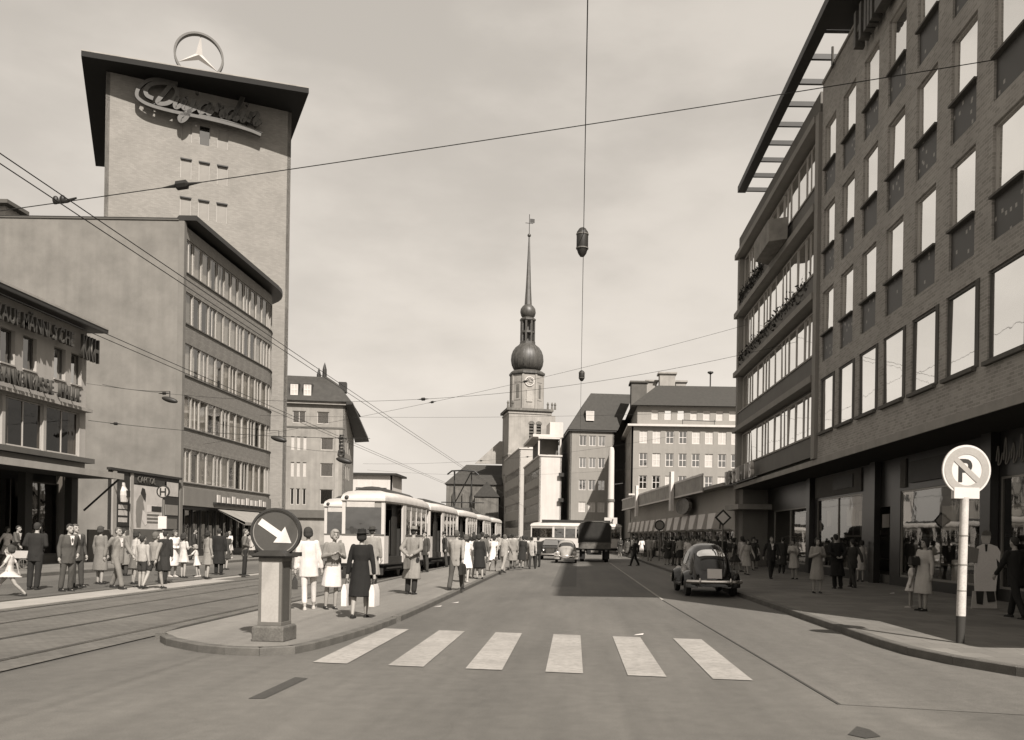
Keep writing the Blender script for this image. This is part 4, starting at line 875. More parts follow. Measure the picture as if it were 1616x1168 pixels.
for i in range(14):
    s = 1.5+i*3.05
    put('tapered_panel', MB().loft([[(s+.35,-.62,2.4),(s+1.85,-.62,2.4),(s+1.85,-.1,2.4),(s+.35,-.1,2.4)],[(s,-.42,3.45),(s+2.2,-.42,3.45),(s+2.2,-.1,3.45),(s,-.1,3.45)]]).mesh('tapered_panel', mat('panel_white', .86, .6, .04, 2)), pav, PP, pq)
put('panel_rail', MB().box(0, PL-1, -.5, -.003, 2.3, 2.38).mesh('panel_rail', PALE), pav, PP, pq)
put('oval_sign', MB().lathe([(.3,-.12),(1.0,-.12),(1.0,.12),(.3,.12)], (0,0,0), 20).xf(Matrix.Translation((33.5,-.6,4.2)) @ Matrix.Diagonal((2.6,1,.62,1)) @ Matrix.Rotation(R(90),4,'X')).mesh('oval_sign', mat('oval_sign', .2, .6, .4, 3)), pav, PP, pq)
put('end_canopy', MB().loft([[(PL-.2,-.6,3.5),(PL+3,-.6,3.5),(PL+3,5,3.5),(PL-.2,5,3.5)],[(PL-.2,-.6,3.8),(PL+3,-.6,3.8),(PL+3,5,3.8),(PL-.2,5,3.8)]]).mesh('end_canopy', CONC), pav, PP, pq)

# ================================================================== OVERHEAD WIRES AND LAMPS
WIRE = mat('wire', .02, .5, .1, 3)
def wire(label, p0, p1, sag=.15, r=.012, n=14, ins=(), name='span_wire', ir=.07):
    p0, p1 = Vector(p0), Vector(p1); pts = [p0.lerp(p1, i/n)-Vector((0,0,sag*4*(i/n)*(1-i/n))) for i in range(n+1)]
    o = put(name, MB().tube(pts, r, 6).mesh(name, WIRE)); tag(o, label, 'wire', 'wires over the street')
    for f in ins:
        c = p0.lerp(p1, f)-Vector((0,0,sag*4*f*(1-f))); d = (p1-p0).normalized()
        put('insulator', MB().tube([c-d*ir*4, c-d*ir*1.4, c-d*ir, c+d*ir, c+d*ir*1.4, c+d*ir*4], [r*1.2, ir*.4, ir, ir, ir*.4, r*1.2], 8).mesh('insulator', WIRE), o)
    return o
wire('tram contact wire above the nearer track', (-7.91,3,6.68), (-7.9,140,6.35), .1, .0085, 30, name='contact_wire')
wire('twin of the contact wire above the nearer track', (-7.79,3,6.74), (-7.8,140,6.41), .1, .0085, 30, name='contact_wire')
wire('tram contact wire above the farther track', (-10.71,3,6.05), (-10.65,140,6.0), .1, .0085, 30, name='contact_wire')
wire('twin of the contact wire above the farther track', (-10.59,3,6.12), (-10.55,140,6.07), .1, .0085, 30, name='contact_wire')
wire('lamp cable running along the middle of the street', (.0,-3,11.2), (.45,90,11.2), .0, .011, 20, name='lamp_cable')
Lw = at(0,316,20.5); Rw = Vector((9.55, 20.5, 12.85))
wire('long span wire rising to the brick office across the whole street', Lw+(Lw-Rw)*.9, Rw, .25, .0105, 40, ins=(.57,), ir=.11)
hb = at(92,316,20.4); m = MB().ell((hb.x-.06,hb.y,hb.z), (.07,.06,.1)).ell((hb.x+.1,hb.y,hb.z+.02), (.07,.06,.1)).tube([(hb.x-.1,hb.y,hb.z-.05),(hb.x+.2,hb.y,hb.z-.02),(hb.x+.42,hb.y,hb.z+.06)], [.05,.045,.02], 8)
tag(put('wire_clamp', m.mesh('wire_clamp', WIRE, True)), 'black wire clamp where the long span wire meets the tram wires', 'wire clamp')
wire('thin span wire above the stopped trams from the curved block', (-23.5,56,7.2), (9.5,50,13.8), .5, .0085, 30, ins=(.45, .62))
wire('level span wire from the curved block to the tram island crowd', (-23.5,66,10.4), (9.4,62,10.6), .25, .009, 30)
wire('low span wire from the hall towards the second track', (-23.2,42,8.6), (9.4,38,10.2), 1.6, .008, 30, ins=(.12, .5))
wire('low span wire from the hall end to the curved block lamp', (-23.3,42.4,6.9), (-9.5,41,6.1), .2, .012, 20, ins=(.1, .9))
wire('far span wire over the last tram cars', (-22,92,9.0), (9.4,84,11.5), .8, .010, 30, ins=(.4, .55))
wire('farthest span wire in front of the church', (-30,128,11), (10,122,11.5), .9, .012, 30, ins=(.4, .5))
for (px, py, Y, lab) in ((268,631,38,'small cigar shaped street lamp hanging before the plaster wall'), (440,693,52,'small cigar shaped street lamp hanging before the tower base'), (543,727,66,'small cigar shaped street lamp hanging before the corner house')):
    c = at(px, py, Y); s = Y/38
    o = put('street_lamp', MB().ell((c.x,c.y,c.z), (.36*s,.12*s,.12*s), 14, 8, M=Matrix.Rotation(R(14),3,'Y')).mesh('street_lamp', DARK, True)); tag(o, lab, 'street lamp', 'small lamps on span wires')
    put('hanger', MB().tube([(c.x,c.y,c.z+.1),(c.x,c.y,c.z+.36*s)], .02, 6).mesh('hanger', WIRE), o)
    wire(['wire carrying the lamp before the plaster wall','wire carrying the lamp before the tower base','wire carrying the lamp before the corner house'][(Y > 40)+(Y > 60)], (-23.5, Y+6, c.z+1.6), (c.x, c.y, c.z+.36*s), .1, .012, 12)
for (py, Y, h, r, lab) in ((382,28.0,.92,.185,'large dark drum street lamp hanging over the middle of the road'), (593,51,.62,.17,'smaller dark street lamp hanging farther along the road')):
    c = at(919 if Y < 40 else 918, py, Y)
    o = thing('hanging_lamp', lab, 'street lamp', (c.x, c.y, c.z), group='lamps hung on the street cable')
    put('housing', MB().lathe([(.03,h*.5),(r*.55,h*.46),(r*.95,h*.34),(r,h*.28),(r,-h*.22),(r*.7,-h*.4),(r*.35,-h*.5),(.02,-h*.5)], (c.x,c.y,c.z), 18).mesh('housing', DARK, True, 50), o)
    for zz in (.28, -.2): put('rim', MB().lathe([(r*1.07,h*zz),(r*1.07,h*(zz-.04)),(r*.9,h*(zz-.04)),(r*.9,h*zz)], (c.x,c.y,c.z), 18).mesh('rim', MIDP), o)
    put('hanger', MB().tube([(c.x,c.y,c.z+h*.45),(c.x,c.y,11.25)], .018, 6).mesh('hanger', WIRE), o)

# ================================================================== MAST AND SIGNS
mc = at(963,845,105); mm = thing('concrete_mast', 'tall pale concrete mast in front of the gabled office', 'mast', (mc.x,105,0))
put('shaft', MB().lathe([(.42,0),(.40,3),(.33,12.0),(.25,12.4),(.05,12.5)], (mc.x,105,0), 16).mesh('shaft', WHITE_R, True), mm)
put('collar', MB().lathe([(.46,6),(.46,6.3),(.3,6.3),(.3,6)], (mc.x,105,0), 16).mesh('collar', MIDP), mm)
put('base_cabinet', MB().box(mc.x-.75,mc.x+.75,104,104.55,.12,4.1).mesh('base_cabinet', WHITE_R), mm); put('bracket', MB().tube([(mc.x,105,8),(mc.x+1.4,105,8.2)], .06).mesh('bracket', DARK), mm)
# keep-right bollard on the island tip
B = ground(433,1010,.102); bo = thing('keep_right_bollard', 'traffic bollard with white arrow on a dark disc on the tram island tip', 'bollard', B)
br = R(-6); dr = R(8)
def bput(name, mb, mt, sm=False, bv=0, par=None, rz=None):
    o = put(name, mb.mesh(name, mt, sm), par or bo, B, br if rz is None else rz)
    if bv: bevel(o, bv)
    return o
bput('base', MB().loft([[(-.235,-.235,0),(.235,-.235,0),(.235,.235,0),(-.235,.235,0)],[(-.235,-.235,.2),(.235,-.235,.2),(.235,.235,.2),(-.235,.235,.2)],[(-.215,-.215,.225),(.215,-.215,.225),(.215,.215,.225),(-.215,.215,.225)]]), mat('bollard_stone', .13, .85, .25, 5, .4, 60, fine=.2), bv=.012)
for x in (-.172, .132):
    for y in (-.172, .132): bput('frame_post', MB().box(x, x+.04, y, y+.04, .225, 1.2), MIDP, bv=.004)
for z in (.225, 1.145): bput('frame_rail', MB().box(-.176,.176,-.176,.176,z,z+.05), MIDP, bv=.004)
GLZ = mat('opal_glass', .45, .35, .08, 3, spec=.5)
bput('opal_panel', MB().box(-.13,.13,-.164,-.154,.276,1.144), GLZ); bput('opal_panel', MB().box(-.13,.13,.154,.164,.276,1.144), GLZ)
bput('side_panel', MB().box(-.164,-.154,-.13,.13,.276,1.144), MIDP); bput('side_panel', MB().box(.154,.164,-.13,.13,.276,1.144), mat('side_panel_dark', .09, .5))
bput('cap', MB().loft([[(-.23,-.22,1.2),(.23,-.22,1.2),(.23,.22,1.2),(-.23,.22,1.2)],[(-.26,-.25,1.225),(.26,-.25,1.225),(.26,.25,1.225),(-.26,.25,1.225)],[(-.16,-.14,1.3),(.16,-.14,1.3),(.16,.14,1.3),(-.16,.14,1.3)]]), DARK, bv=.005)
dz = HC-uv(434,840)[1]*B.y/F-.102
bput('disc', MB().disc((0,0,dz), .325, -.02, .1, 40), mat('sign_dark_blue', .075, .35, .05, 3, spec=.5), True, rz=dr)
bput('rim', MB().ring((0,0,dz), .32, .352, -.05, .12, 44), DARK, True, rz=dr); bput('rim_line', MB().ring((0,0,dz), .305, .318, -.024, -.02, 44), GREYP, rz=dr)
aM = Matrix.Translation((0,0,dz)) @ Matrix.Rotation(R(35),4,'Y')
bput('arrow', MB().ext([(-.27,-.028,.05),(.06,-.028,.05),(.06,-.028,.14),(.27,-.028,0),(.06,-.028,-.14),(.06,-.028,-.05),(-.27,-.028,-.05)], (0,.01,0)).xf(aM), WHITE, rz=dr)
for x in (-.38, .26): bput('side_lug', MB().box(x,x+.12,-.04,.04,1.22,1.28), DARK)
# no parking sign
S = ground(1515,1015,.122); ns = thing('no_parking_sign', 'round sign with a struck P on a white pole on the right pavement', 'sign', S)
top_ = at(1524,742,S.y); dx = top_.x-S.x; zc2 = top_.z-S.z
def sp(name, mb, mt, sm=False): return put(name, mb.mesh(name, mt, sm), ns, S, R(4))
pole_top = zc2-.42
POLEW = mat('chipped_white', .6, .6, .12, 6, fine=.12)
PX = lambda z: dx*z/zc2
sp('pole', MB().tube([(PX(.42),0,.42),(PX(pole_top),0,pole_top)], [.07,.062], 18), POLEW, True)
sp('pole_foot', MB().tube([(0,0,-.02),(PX(.42),0,.42)], [.06,.071], 18), mat('pole_foot_dark', .05, .8), True)
for z in (.8,1.2,1.65): sp('pole_band', MB().tube([(PX(z),0,z),(PX(z+.018),0,z+.018)], .0715, 18), GREYP, True)
sp('neck', MB().tube([(PX(pole_top),0,pole_top),(dx,0,zc2-.2)], .035, 10), DARK, True)
sp('disc', MB().disc((dx,0,zc2), .385, -.035, 0, 44), WHITE, True)
sp('red_ring', MB().ring((dx,0,zc2), .24, .355, -.041, -.035, 44), mat('sign_red_grey', .40, .45, .05, 3))
sp('slash', MB().box(-.25,.25,-.045,-.039,-.04,.04).xf(Matrix.Translation((dx,0,zc2)) @ Matrix.Rotation(R(42),4,'Y')), MATS['sign_red_grey'])
put('letter_p', text_mesh('P', .5, .006, DARK, .95, .008), ns, S+Matrix.Rotation(R(4),3,'Z') @ Vector((dx-.16,-.038,zc2-.18)), R(4))
sp('plate', MB().box(dx-.2,dx+.2,-.05,.05,zc2-.44,zc2-.27), WHITE)
# priority diamond sign farther along
D_ = at(1141,817,40); dg_ = thing('priority_sign', 'small white diamond sign with a black rim near the parked car', 'sign', (D_.x,40,.122))
rot = Matrix.Translation((D_.x,40,D_.z)) @ Matrix.Rotation(R(45),4,'Y')
put('plate', MB().box(-.27,.27,-.02,0,-.27,.27).xf(rot).mesh('plate', DARK), dg_); put('face', MB().box(-.19,.19,-.03,-.021,-.19,.19).xf(rot).mesh('face', WHITE), dg_)
put('pole', MB().tube([(D_.x,40.04,.122),(D_.x,40.04,D_.z-.2)], .035).mesh('pole', MIDP), dg_)
D_ = at(1041,829,62); dg_ = thing('round_sign', 'round grey sign on a thin pole before the shop pavilion', 'sign', (D_.x,62,.12))
put('plate', MB().disc((D_.x,62,D_.z), .34, -.03, 0, 28).mesh('plate', GREYP), dg_); put('ring', MB().ring((D_.x,62,D_.z), .27, .36, -.04, .01, 28).mesh('ring', DARK), dg_); put('pole', MB().tube([(D_.x,62.03,.12),(D_.x,62.03,D_.z-.3)], .04).mesh('pole', MIDP), dg_)
# tram stop sign
D_ = at(258,776,32); hs = thing('tram_stop_sign', 'round tram stop sign with letter H on a pole over the waiting people', 'sign', (D_.x,32,.05))
put('plate', MB().disc((D_.x,32,D_.z), .2, -.03, 0, 32).mesh('plate', mat('stop_yellow_grey', .45, .5)), hs); put('ring', MB().ring((D_.x,32,D_.z), .19, .235, -.04, .01, 36).mesh('ring', DARK), hs)
put('letter_h', text_mesh('H', .37, .012, DARK, 1.0, .008), hs, (D_.x-.135,31.96,D_.z-.13))
put('pole', MB().tube([(D_.x,32.04,.05),(D_.x,32.04,D_.z+.22)], .035).mesh('pole', MIDP), hs); put('timetable', MB().box(D_.x-.16,D_.x+.14,31.96,32.0,1.75,2.2).mesh('timetable', WHITE), hs); put('timetable', MB().box(D_.x-.13,D_.x+.14,31.96,32.0,1.05,1.6).mesh('timetable', WHITE), hs)
put('bin', MB().box(D_.x-.2,D_.x+.2,31.8,31.95,.6,.95).mesh('bin', MIDP), hs)
# ================================================================== TRAMS
def make_tram(label, board=True, panto=False):
    t = thing('tram_car', label, 'tram', group='tram cars standing at the island')
    L, hw_, fw, tp = 10.0, 1.1, .79, 2.5
    foot = [(-fw,0),(fw,0),(hw_,tp),(hw_,L-tp),(fw,L),(-fw,L),(-hw_,L-tp),(-hw_,tp)]
    def inset(k, dz): return [Vector((x*k, L/2+(y-L/2)*(1-(1-k)*.35), dz)) for x, y in foot]
    sub('roof', MB().loft([inset(.985,2.84), inset(1.04,2.9), inset(1.04,3.0), inset(.98,3.14), inset(.84,3.25), inset(.55,3.32), inset(.1,3.34)]).mesh('roof', mat('tram_roof', .56, .5, .1, 2, spec=.4), True, 40), t)
    vent = MB(); rg = []
    for y, k in ((.9,.55),(1.3,1),(6.4,1),(6.9,.55)): rg.append([Vector((.72*math.cos(a)*(.8+.2*k), y, 3.24+.27*k*math.sin(a))) for a in [math.pi*i/8 for i in range(9)]])
    sub('roof_vent', vent.loft(rg).mesh('roof_vent', DARK, True), t)
    sub('undercarriage', MB().ext([(x*.85, L/2+(y-L/2)*.93, .28) for x, y in foot], (0,0,.3)).mesh('undercarriage', BLACKISH), t)
    sub('floor', MB().ext([(x*.97, L/2+(y-L/2)*.99, .56) for x, y in foot], (0,0,.26)).mesh('floor', DARK), t)
    for y in (2.9, 7.1):
        for sx in (-1, 1):
            wh = sub('wheel', MB().lathe([(.1,-.06),(.36,-.06),(.36,.04),(.1,.06)], (0,0,0), 20).xf(Matrix.Translation((sx*.72, y, .36)) @ Matrix.Rotation(R(90),4,'Y')).mesh('wheel', STEEL), t)
    TW_ = mat('tram_ivory', .60, .4, .07, 2, fine=.04, spec=.5)
    pane_d = G_SEE
    def edge(a, c, n, door=False):
        a, c = Vector((*a, 0)), Vector((*c, 0)); d = (c-a); Ln = d.length; d.normalize(); rz = math.atan2(d.y, d.x)
        def lp(name, m, mt, par=t): 
            o = sub(name, m.mesh(name, mt), par, a, rz); return o
        if door:
            lp('post', MB().box(0,.11,0,.08,.56,2.86), TW_); lp('post', MB().box(Ln-.3,Ln,0,.08,.56,2.86), TW_)
            lp('panel', MB().box(.112,.5,.005,.05,.56,1.6), TW_); lp('step', MB().box(.5,Ln-.3,.02,.5,.36,.42), DARK); lp('handrail', MB().tube([(.55,-.01,.9),(.55,-.01,2.2)], .015, 6), STEEL)
            lp('door_leaf', MB().box(Ln-.95,Ln-.32,.25,.28,.6,2.8), DARK)
        else:
            lp('panel', MB().box(0,Ln,.0,.05,.56,1.6), TW_); lp('waist_rail', MB().box(0,Ln,-.015,.06,1.602,1.66), mat('waist_dark', .12, .5))
            lp('header', MB().box(0,Ln,.005,.05,2.66,2.86), mat('tram_header', .3, .5, .08, 3))
            w = Ln/n
            for i in range(n+1):
                x = min(max(w*i-.06, 0), Ln-.12); lp('post', MB().box(x, x+.12, -.004, .07, 1.662, 2.86), TW_)
            for i in range(n): lp('window_pane', MB().box(w*i+.05, w*(i+1)-.05, .025, .03, 1.66, 2.66), G_TRAM)
    edge(foot[0], foot[1], 1); edge(foot[1], foot[2], 1, True); edge(foot[2], foot[3], 4); edge(foot[3], foot[4], 1, True)
    edge(foot[4], foot[5], 1); edge(foot[5], foot[6], 1); edge(foot[6], foot[7], 4); edge(foot[7], foot[0], 1)
    sub('skirt_line', MB().ext([(x*1.004, L/2+(y-L/2)*1.001, .52) for x, y in foot], (0,0,.05)).mesh('skirt_line', DARK), t)
    for y in (3.2, 4.4, 5.6, 6.8):
        for sx in (-.55, .55): sub('seat', MB().box(sx-.38,sx+.38,y,y+.42,.82,1.25).box(sx-.38,sx+.38,y+.38,y+.45,1.25,1.75).mesh('seat', MIDP), t)
    for y in (2.4, 7.6): sub('bulkhead', MB().box(-1.0,-.35,y,y+.04,.82,2.8).box(.4,1.0,y,y+.04,.82,1.9).mesh('bulkhead', DARK), t)
    sub('headlamp', MB().disc((0,0,1.25), .13, -.08, .01, 20).mesh('headlamp', GREYP, True), t); sub('top_lamp', MB().ell((-.62,-.03,3.0), (.09,.08,.09)).mesh('top_lamp', DARK, True), t)
    if board: sub('destination_board', MB().box(-.62,.42,-.04,-.006,2.66,2.86).mesh('destination_board', G_PALE), t)
    sub('bumper', MB().box(-.5,.5,-.14,.02,.42,.56).box(-.08,.08,-.34,-.1,.44,.54).mesh('bumper', DARK), t); sub('cowcatcher', MB().box(-.75,.75,.05,.12,.14,.4).mesh('cowcatcher', DARK), t)
    return t
tr0 = make_tram('front tram car of the ivory tram stopped at the island'); tr0.location = (-7.85,33,.012)
ord_ = ['second tram car coupled behind the front car of the ivory tram', 'third tram car in the line of ivory cars at the island', 'fourth tram car in the line of ivory cars at the island', 'last tram car in the line of ivory cars near the church']
for k, lab in enumerate(ord_):
    c = copy_tree(tr0); c.location = (-7.85, 43.4+10.4*k, .012); c['label'] = lab
    if k == 1:
        y0 = 8.4; m = [((-.6,y0-.7,3.3),(-.6,y0+.5,4.0)),((-.6,y0+.5,4.0),(-.6,y0-.2,6.15)),((.6,y0-.7,3.3),(.6,y0+.5,4.0)),((.6,y0+.5,4.0),(.6,y0-.2,6.15)),((-.6,y0+.7,3.3),(-.6,y0-.5,4.0)),((.6,y0+.7,3.3),(.6,y0-.5,4.0)),((-.6,y0-.5,4.0),(-.6,y0+.2,6.15)),((.6,y0-.5,4.0),(.6,y0+.2,6.15)),((-.6,y0+.5,4.0),(.6,y0-.2,6.15)),((-1.5,y0,4.0),(1.5,y0,4.0))]
        pm_ = MB()
        for a, c2 in m: pm_.tube([a, c2], .04, 6)
        pm_.tube([(-1.1,y0,5.95),(-.8,y0,6.2),(0,y0,6.25),(.8,y0,6.2),(1.1,y0,5.95)], .06, 6)
        sub('pantograph', pm_.mesh('pantograph', WIRE), c)
c = copy_tree(tr0); c.location = (-10.65,40.6,.012); c['label'] = 'ivory tram front half hidden left of the stopped tram'
c = copy_tree(tr0); c.location = (5.2,99,.01); c.rotation_euler[2] = R(90); c['label'] = 'pale tram crossing the street broadside beyond the truck'; c['group'] = 'trams crossing at the street end'
sub('roof_deck', MB().box(-.75,.75,1.2,8.8,3.3,3.62).mesh('roof_deck', DARK), c)

# ================================================================== CARS
def make_beetle(label, paint, group='small rounded cars'):
    """local frame: rear at y=0 facing -Y, front at y=4.05"""
    t = thing('rounded_car', label, 'car', group=group); LN = 4.05
    tops = [(0,.62),(.12,.78),(.4,1.0),(.8,1.27),(1.25,1.45),(1.7,1.5),(2.1,1.47),(2.5,1.33),(2.75,1.12),(2.95,1.0),(3.3,.93),(3.65,.82),(3.9,.66),(4.05,.5)]
    wid = [(0,.36),(.2,.5),(.6,.62),(1.1,.68),(1.8,.71),(2.4,.68),(2.9,.58),(3.4,.47),(3.8,.36),(4.05,.2)]
    def ip(tb, y):
        for (a, b_), (c_, d_) in zip(tb, tb[1:]):
            if y <= c_: k = (y-a)/(c_-a); return b_+(d_-b_)*k
        return tb[-1][1]
    def sm(tb, y): return (ip(tb, max(0, y-.09))+ip(tb, y)*2+ip(tb, min(LN, y+.09)))/4
    def surf(y, a, off=0):
        T = sm(tops, y); W = sm(wid, y)+off; cs, sn = math.cos(a), math.sin(a)
        return Vector((W*math.copysign(abs(cs)**.62, cs), y, .3+(T-.3+off)*max(0, sn)**.86))
    rings = []
    for i in range(34):
        y = LN*i/33; rings.append([surf(y, math.pi*j/22) for j in range(23)])
    sub('body', MB().loft(rings).mesh('body', paint, True, 60), t)
    def patch(name, ya, yb, aa, ab, mt, off=.006, rnd_=False, n=10, par=t):
        m = MB(); rr_ = []
        for i in range(n+1):
            row = []
            for j in range(n+1):
                u_, v_ = i/n*2-1, j/n*2-1
                if rnd_: u2, v2 = u_*math.sqrt(max(0, 1-v_*v_/2)), v_*math.sqrt(max(0, 1-u_*u_/2)); u_ = u_*.35+u2*.65; v_ = v_*.35+v2*.65
                row.append(surf((ya+yb)/2+(yb-ya)/2*u_, (aa+ab)/2+(ab-aa)/2*v_, off))
            rr_.append(row)
        m.loft(rr_, caps=False, closed=False); return sub(name, m.mesh(name, mt, True, 60), par)
    patch('rear_window_trim', .57, .93, R(62), R(118), STEEL, .004, True); patch('rear_window', .605, .895, R(64), R(116), G_SKY, .012, True)
    patch('windscreen', 2.44, 2.78, R(50), R(130), G_DARK, .008, True)
    for a, b_ in ((R(26), R(52)), (R(128), R(154))): patch('side_window', 1.2, 1.72, a, b_, G_DARK, .008, True); patch('side_window', 1.8, 2.42, a, b_, G_DARK, .008, True)
    patch('engine_lid', .10, .46, R(58), R(122), paint, .01, True)
    for i in range(6): patch('vent_slot', .475+.012*i, .482+.012*i, R(68), R(112), BLACKISH, .01)
    for sx in (-1, 1):
        for y, ry in ((.78,.56),(3.25,.55)):
            f = MB()
            rg = []
            for i in range(15):
                a = math.pi*(-.06+1.12*i/14); rg.append([Vector((sx*(.5+.27*math.sin(math.pi*k/8)**.55*1.0), y+(ry-(.10 if k in (0,8) else 0))*math.cos(a)*(1 if k < 8 else .9), .32+.44*math.sin(a)*(1.0-.18*abs(k-4)/4))) for k in range(9)])
            rg = [[Vector((sx*(.42+.36*k/6), y+ry*math.cos(a)*(1-.28*(k/6)**3), .30+.46*math.sin(a)*(1-.22*(k/6)**2.5))) for k in range(7)]+[Vector((sx*.76, y+ry*.62*math.cos(a), .30+.30*max(0,math.sin(a))))] for a in [math.pi*(-.03+1.06*i/16) for i in range(17)]]
            sub('fender', MB().loft(rg, caps=False, closed=False).mesh('fender', paint, True, 60), t)
            wh = sub('wheel', MB().lathe([(.18,-.075),(.31,-.07),(.325,0),(.31,.07),(.18,.075)], (0,0,0), 24).xf(Matrix.Translation((sx*.64, y, .325)) @ Matrix.Rotation(R(90),4,'Y')).mesh('wheel', mat('tyre', .02, .8), True), t)
            sub('hub_cap', MB().ell((sx*.70, y, .325), (.05,.15,.15)).mesh('hub_cap', STEEL, True), wh)
        sub('running_board', MB().box(sx*.72-.1, sx*.72+.1, 1.3, 2.75, .28, .33).mesh('running_board', DARK), t)
        sub('tail_lamp', MB().ell((sx*.62,.24,.68), (.05,.06,.075)).mesh('tail_lamp', mat('lamp_red_grey', .1, .3, spec=.6), True), t)
        sub('headlamp', MB().ell((sx*.56,3.68,.66), (.1,.07,.11)).mesh('headlamp', mat('lamp_glass', .6, .15, spec=.8), True), t)
    CH_ = mat('chrome', .72, .18, .05, 3, metal=.95)
    for y, s_ in ((-.13,1),(4.17,-1)):
        sub('bumper', MB().tube(catmull([(-.74,y+.16*s_,.44),(-.6,y+.03*s_,.44),(-.3,y-.02*s_,.44),(.3,y-.02*s_,.44),(.6,y+.03*s_,.44),(.74,y+.16*s_,.44)], 5), .05, 8).mesh('bumper', CH_, True), t)
        for sx in (-.42,.42): sub('overrider', MB().ell((sx,y-.03*s_,.46), (.035,.04,.09)).mesh('overrider', CH_, True), t)
    sub('number_plate', MB().box(-.2,.2,-.012,-.002,.0,.27).xf(Matrix.Translation((0,-.02,.53)) @ Matrix.Rotation(R(-14),4,'X')).mesh('number_plate', WHITE), t)
    sub('front_plate', MB().box(-.22,.22,4.2,4.21,.36,.47).mesh('front_plate', WHITE), t)
    sub('hood_crest', MB().tube([(0,3.0,1.0),(0,3.4,.92),(0,3.75,.77)], .012, 6).mesh('hood_crest', CH_), t)
    return t
bp = mat('car_paint_dark', .016, .14, .1, 2, spec=.7, fine=.02); bp2 = mat('car_paint_light', .34, .25, .06, 2, spec=.6, fine=.02)
Bk = ground(1117,944); be = make_beetle('dark rounded small car parked at the right kerb seen from behind', bp); be.location = (Bk.x+.2,Bk.y+.1,0); be.scale = (1.04, 1.04, 1.04)
c = make_beetle('light rounded small car driving towards the camera beside the truck', bp2); q_ = ground(893,889); c.location = (q_.x,q_.y+4.05,0); c.rotation_euler[2] = R(180)
def make_sedan(label, paint, X, Y, rz, s=1.0):
    t = thing('saloon_car', label, 'car', (X,Y,0), rz, 'cars in the road')
    sec = [(0,.55,.85),(.1,.62,.95),(1.0,.80,.98),(1.25,.8,1.0),(1.75,.8,1.5),(3.0,.8,1.52),(3.5,.8,1.02),(4.4,.72,.92),(4.6,.6,.7)]
    rg = []
    for y, w_, h_ in sec:
        rg.append([Vector((w_*cx_, y, z)) for cx_, z in ((-.95,.3),(-1,.55),(-.98,.85),(-.8 if h_ > 1.2 else -.85, min(h_, .9)+ (h_-.9)*.8 if h_ > 1.2 else h_*.97),(-.5,h_),(.5,h_),(.8 if h_ > 1.2 else .85, min(h_, .9)+(h_-.9)*.8 if h_ > 1.2 else h_*.97),(.98,.85),(1,.55),(.95,.3))])
    sub('body', MB().loft(rg).mesh('body', paint, True, 40), t)
    sub('windscreen', MB().add([(-.58,3.42,1.07),(.58,3.42,1.07),(.5,3.06,1.46),(-.5,3.06,1.46)], [(0,1,2,3)]).xf(Matrix.Translation((0,.03,.02))).mesh('windscreen', G_DARK), t)
    for sx in (-1,1):
        sub('headlamp', MB().ell((sx*.52,4.52,.7), (.11,.08,.11)).mesh('headlamp', MATS['lamp_glass'], True), t)
        sub('side_window', MB().add([(sx*.77,1.7,1.0),(sx*.77,3.2,1.0),(sx*.68,2.95,1.4),(sx*.68,1.85,1.4)], [(0,1,2,3)]).mesh('side_window', G_DARK), t)
        for y in (.9,3.7): sub('wheel', MB().lathe([(.1,-.08),(.32,-.08),(.32,.08),(.1,.08)], (0,0,0), 18).xf(Matrix.Translation((sx*.7,y,.32)) @ Matrix.Rotation(R(90),4,'Y')).mesh('wheel', MATS['tyre']), t)
    sub('grille', MB().box(-.3,.3,4.58,4.63,.5,.85).mesh('grille', STEEL), t); sub('bumper', MB().tube([(-.75,4.6,.42),(0,4.7,.42),(.75,4.6,.42)], .06, 8).mesh('bumper', MATS['chrome'], True), t)
    return t
q_ = ground(868,884); make_sedan('dark saloon car behind the light rounded car', bp, q_.x, q_.y+4.8, R(180)); q_ = ground(874,879); make_sedan('pale saloon car following in the line of traffic', bp2, q_.x+.4, q_.y+7, R(180))
q_ = ground(938,887); tk = thing('covered_truck', 'dark canvas covered truck seen from behind in the road', 'truck', (q_.x,q_.y,0))
CANV = mat('canvas_dark', .03, .85, .2, 3)
sub('canvas_cover', MB().loft([[(-1.12,y,1.3),(1.12,y,1.3),(1.12,y,2.45),(.95,y,2.68),(.5,y,2.78),(-.5,y,2.78),(-.95,y,2.68),(-1.12,y,2.45)] for y in (0,4.6)]).mesh('canvas_cover', CANV), tk)
sub('canvas_hoop', MB().tube([(-1.13,0,1.3),(-1.13,0,2.46),(-.96,0,2.7),(-.5,0,2.8),(.5,0,2.8),(.96,0,2.7),(1.13,0,2.46),(1.13,0,1.3)], .04, 6).mesh('canvas_hoop', mat('canvas_edge', .12, .8)), tk)
sub('tailgate', MB().box(-1.12,1.12,-.08,-.02,.92,1.36).mesh('tailgate', mat('tailgate_wood', .13, .8, .3, 4)), tk); sub('bed', MB().box(-1.1,1.1,-.01,4.6,.85,1.28).mesh('bed', DARK), tk)
sub('chassis', MB().box(-.5,.5,.0,6.6,.5,.84).mesh('chassis', BLACKISH), tk); sub('cab', MB().loft([[(-1,4.75,.7),(1,4.75,.7),(1,4.75,2.3),(-1,4.75,2.3)],[(-1,6.2,.7),(1,6.2,.7),(.9,6.0,2.3),(-.9,6.0,2.3)]]).mesh('cab', DARK), tk)
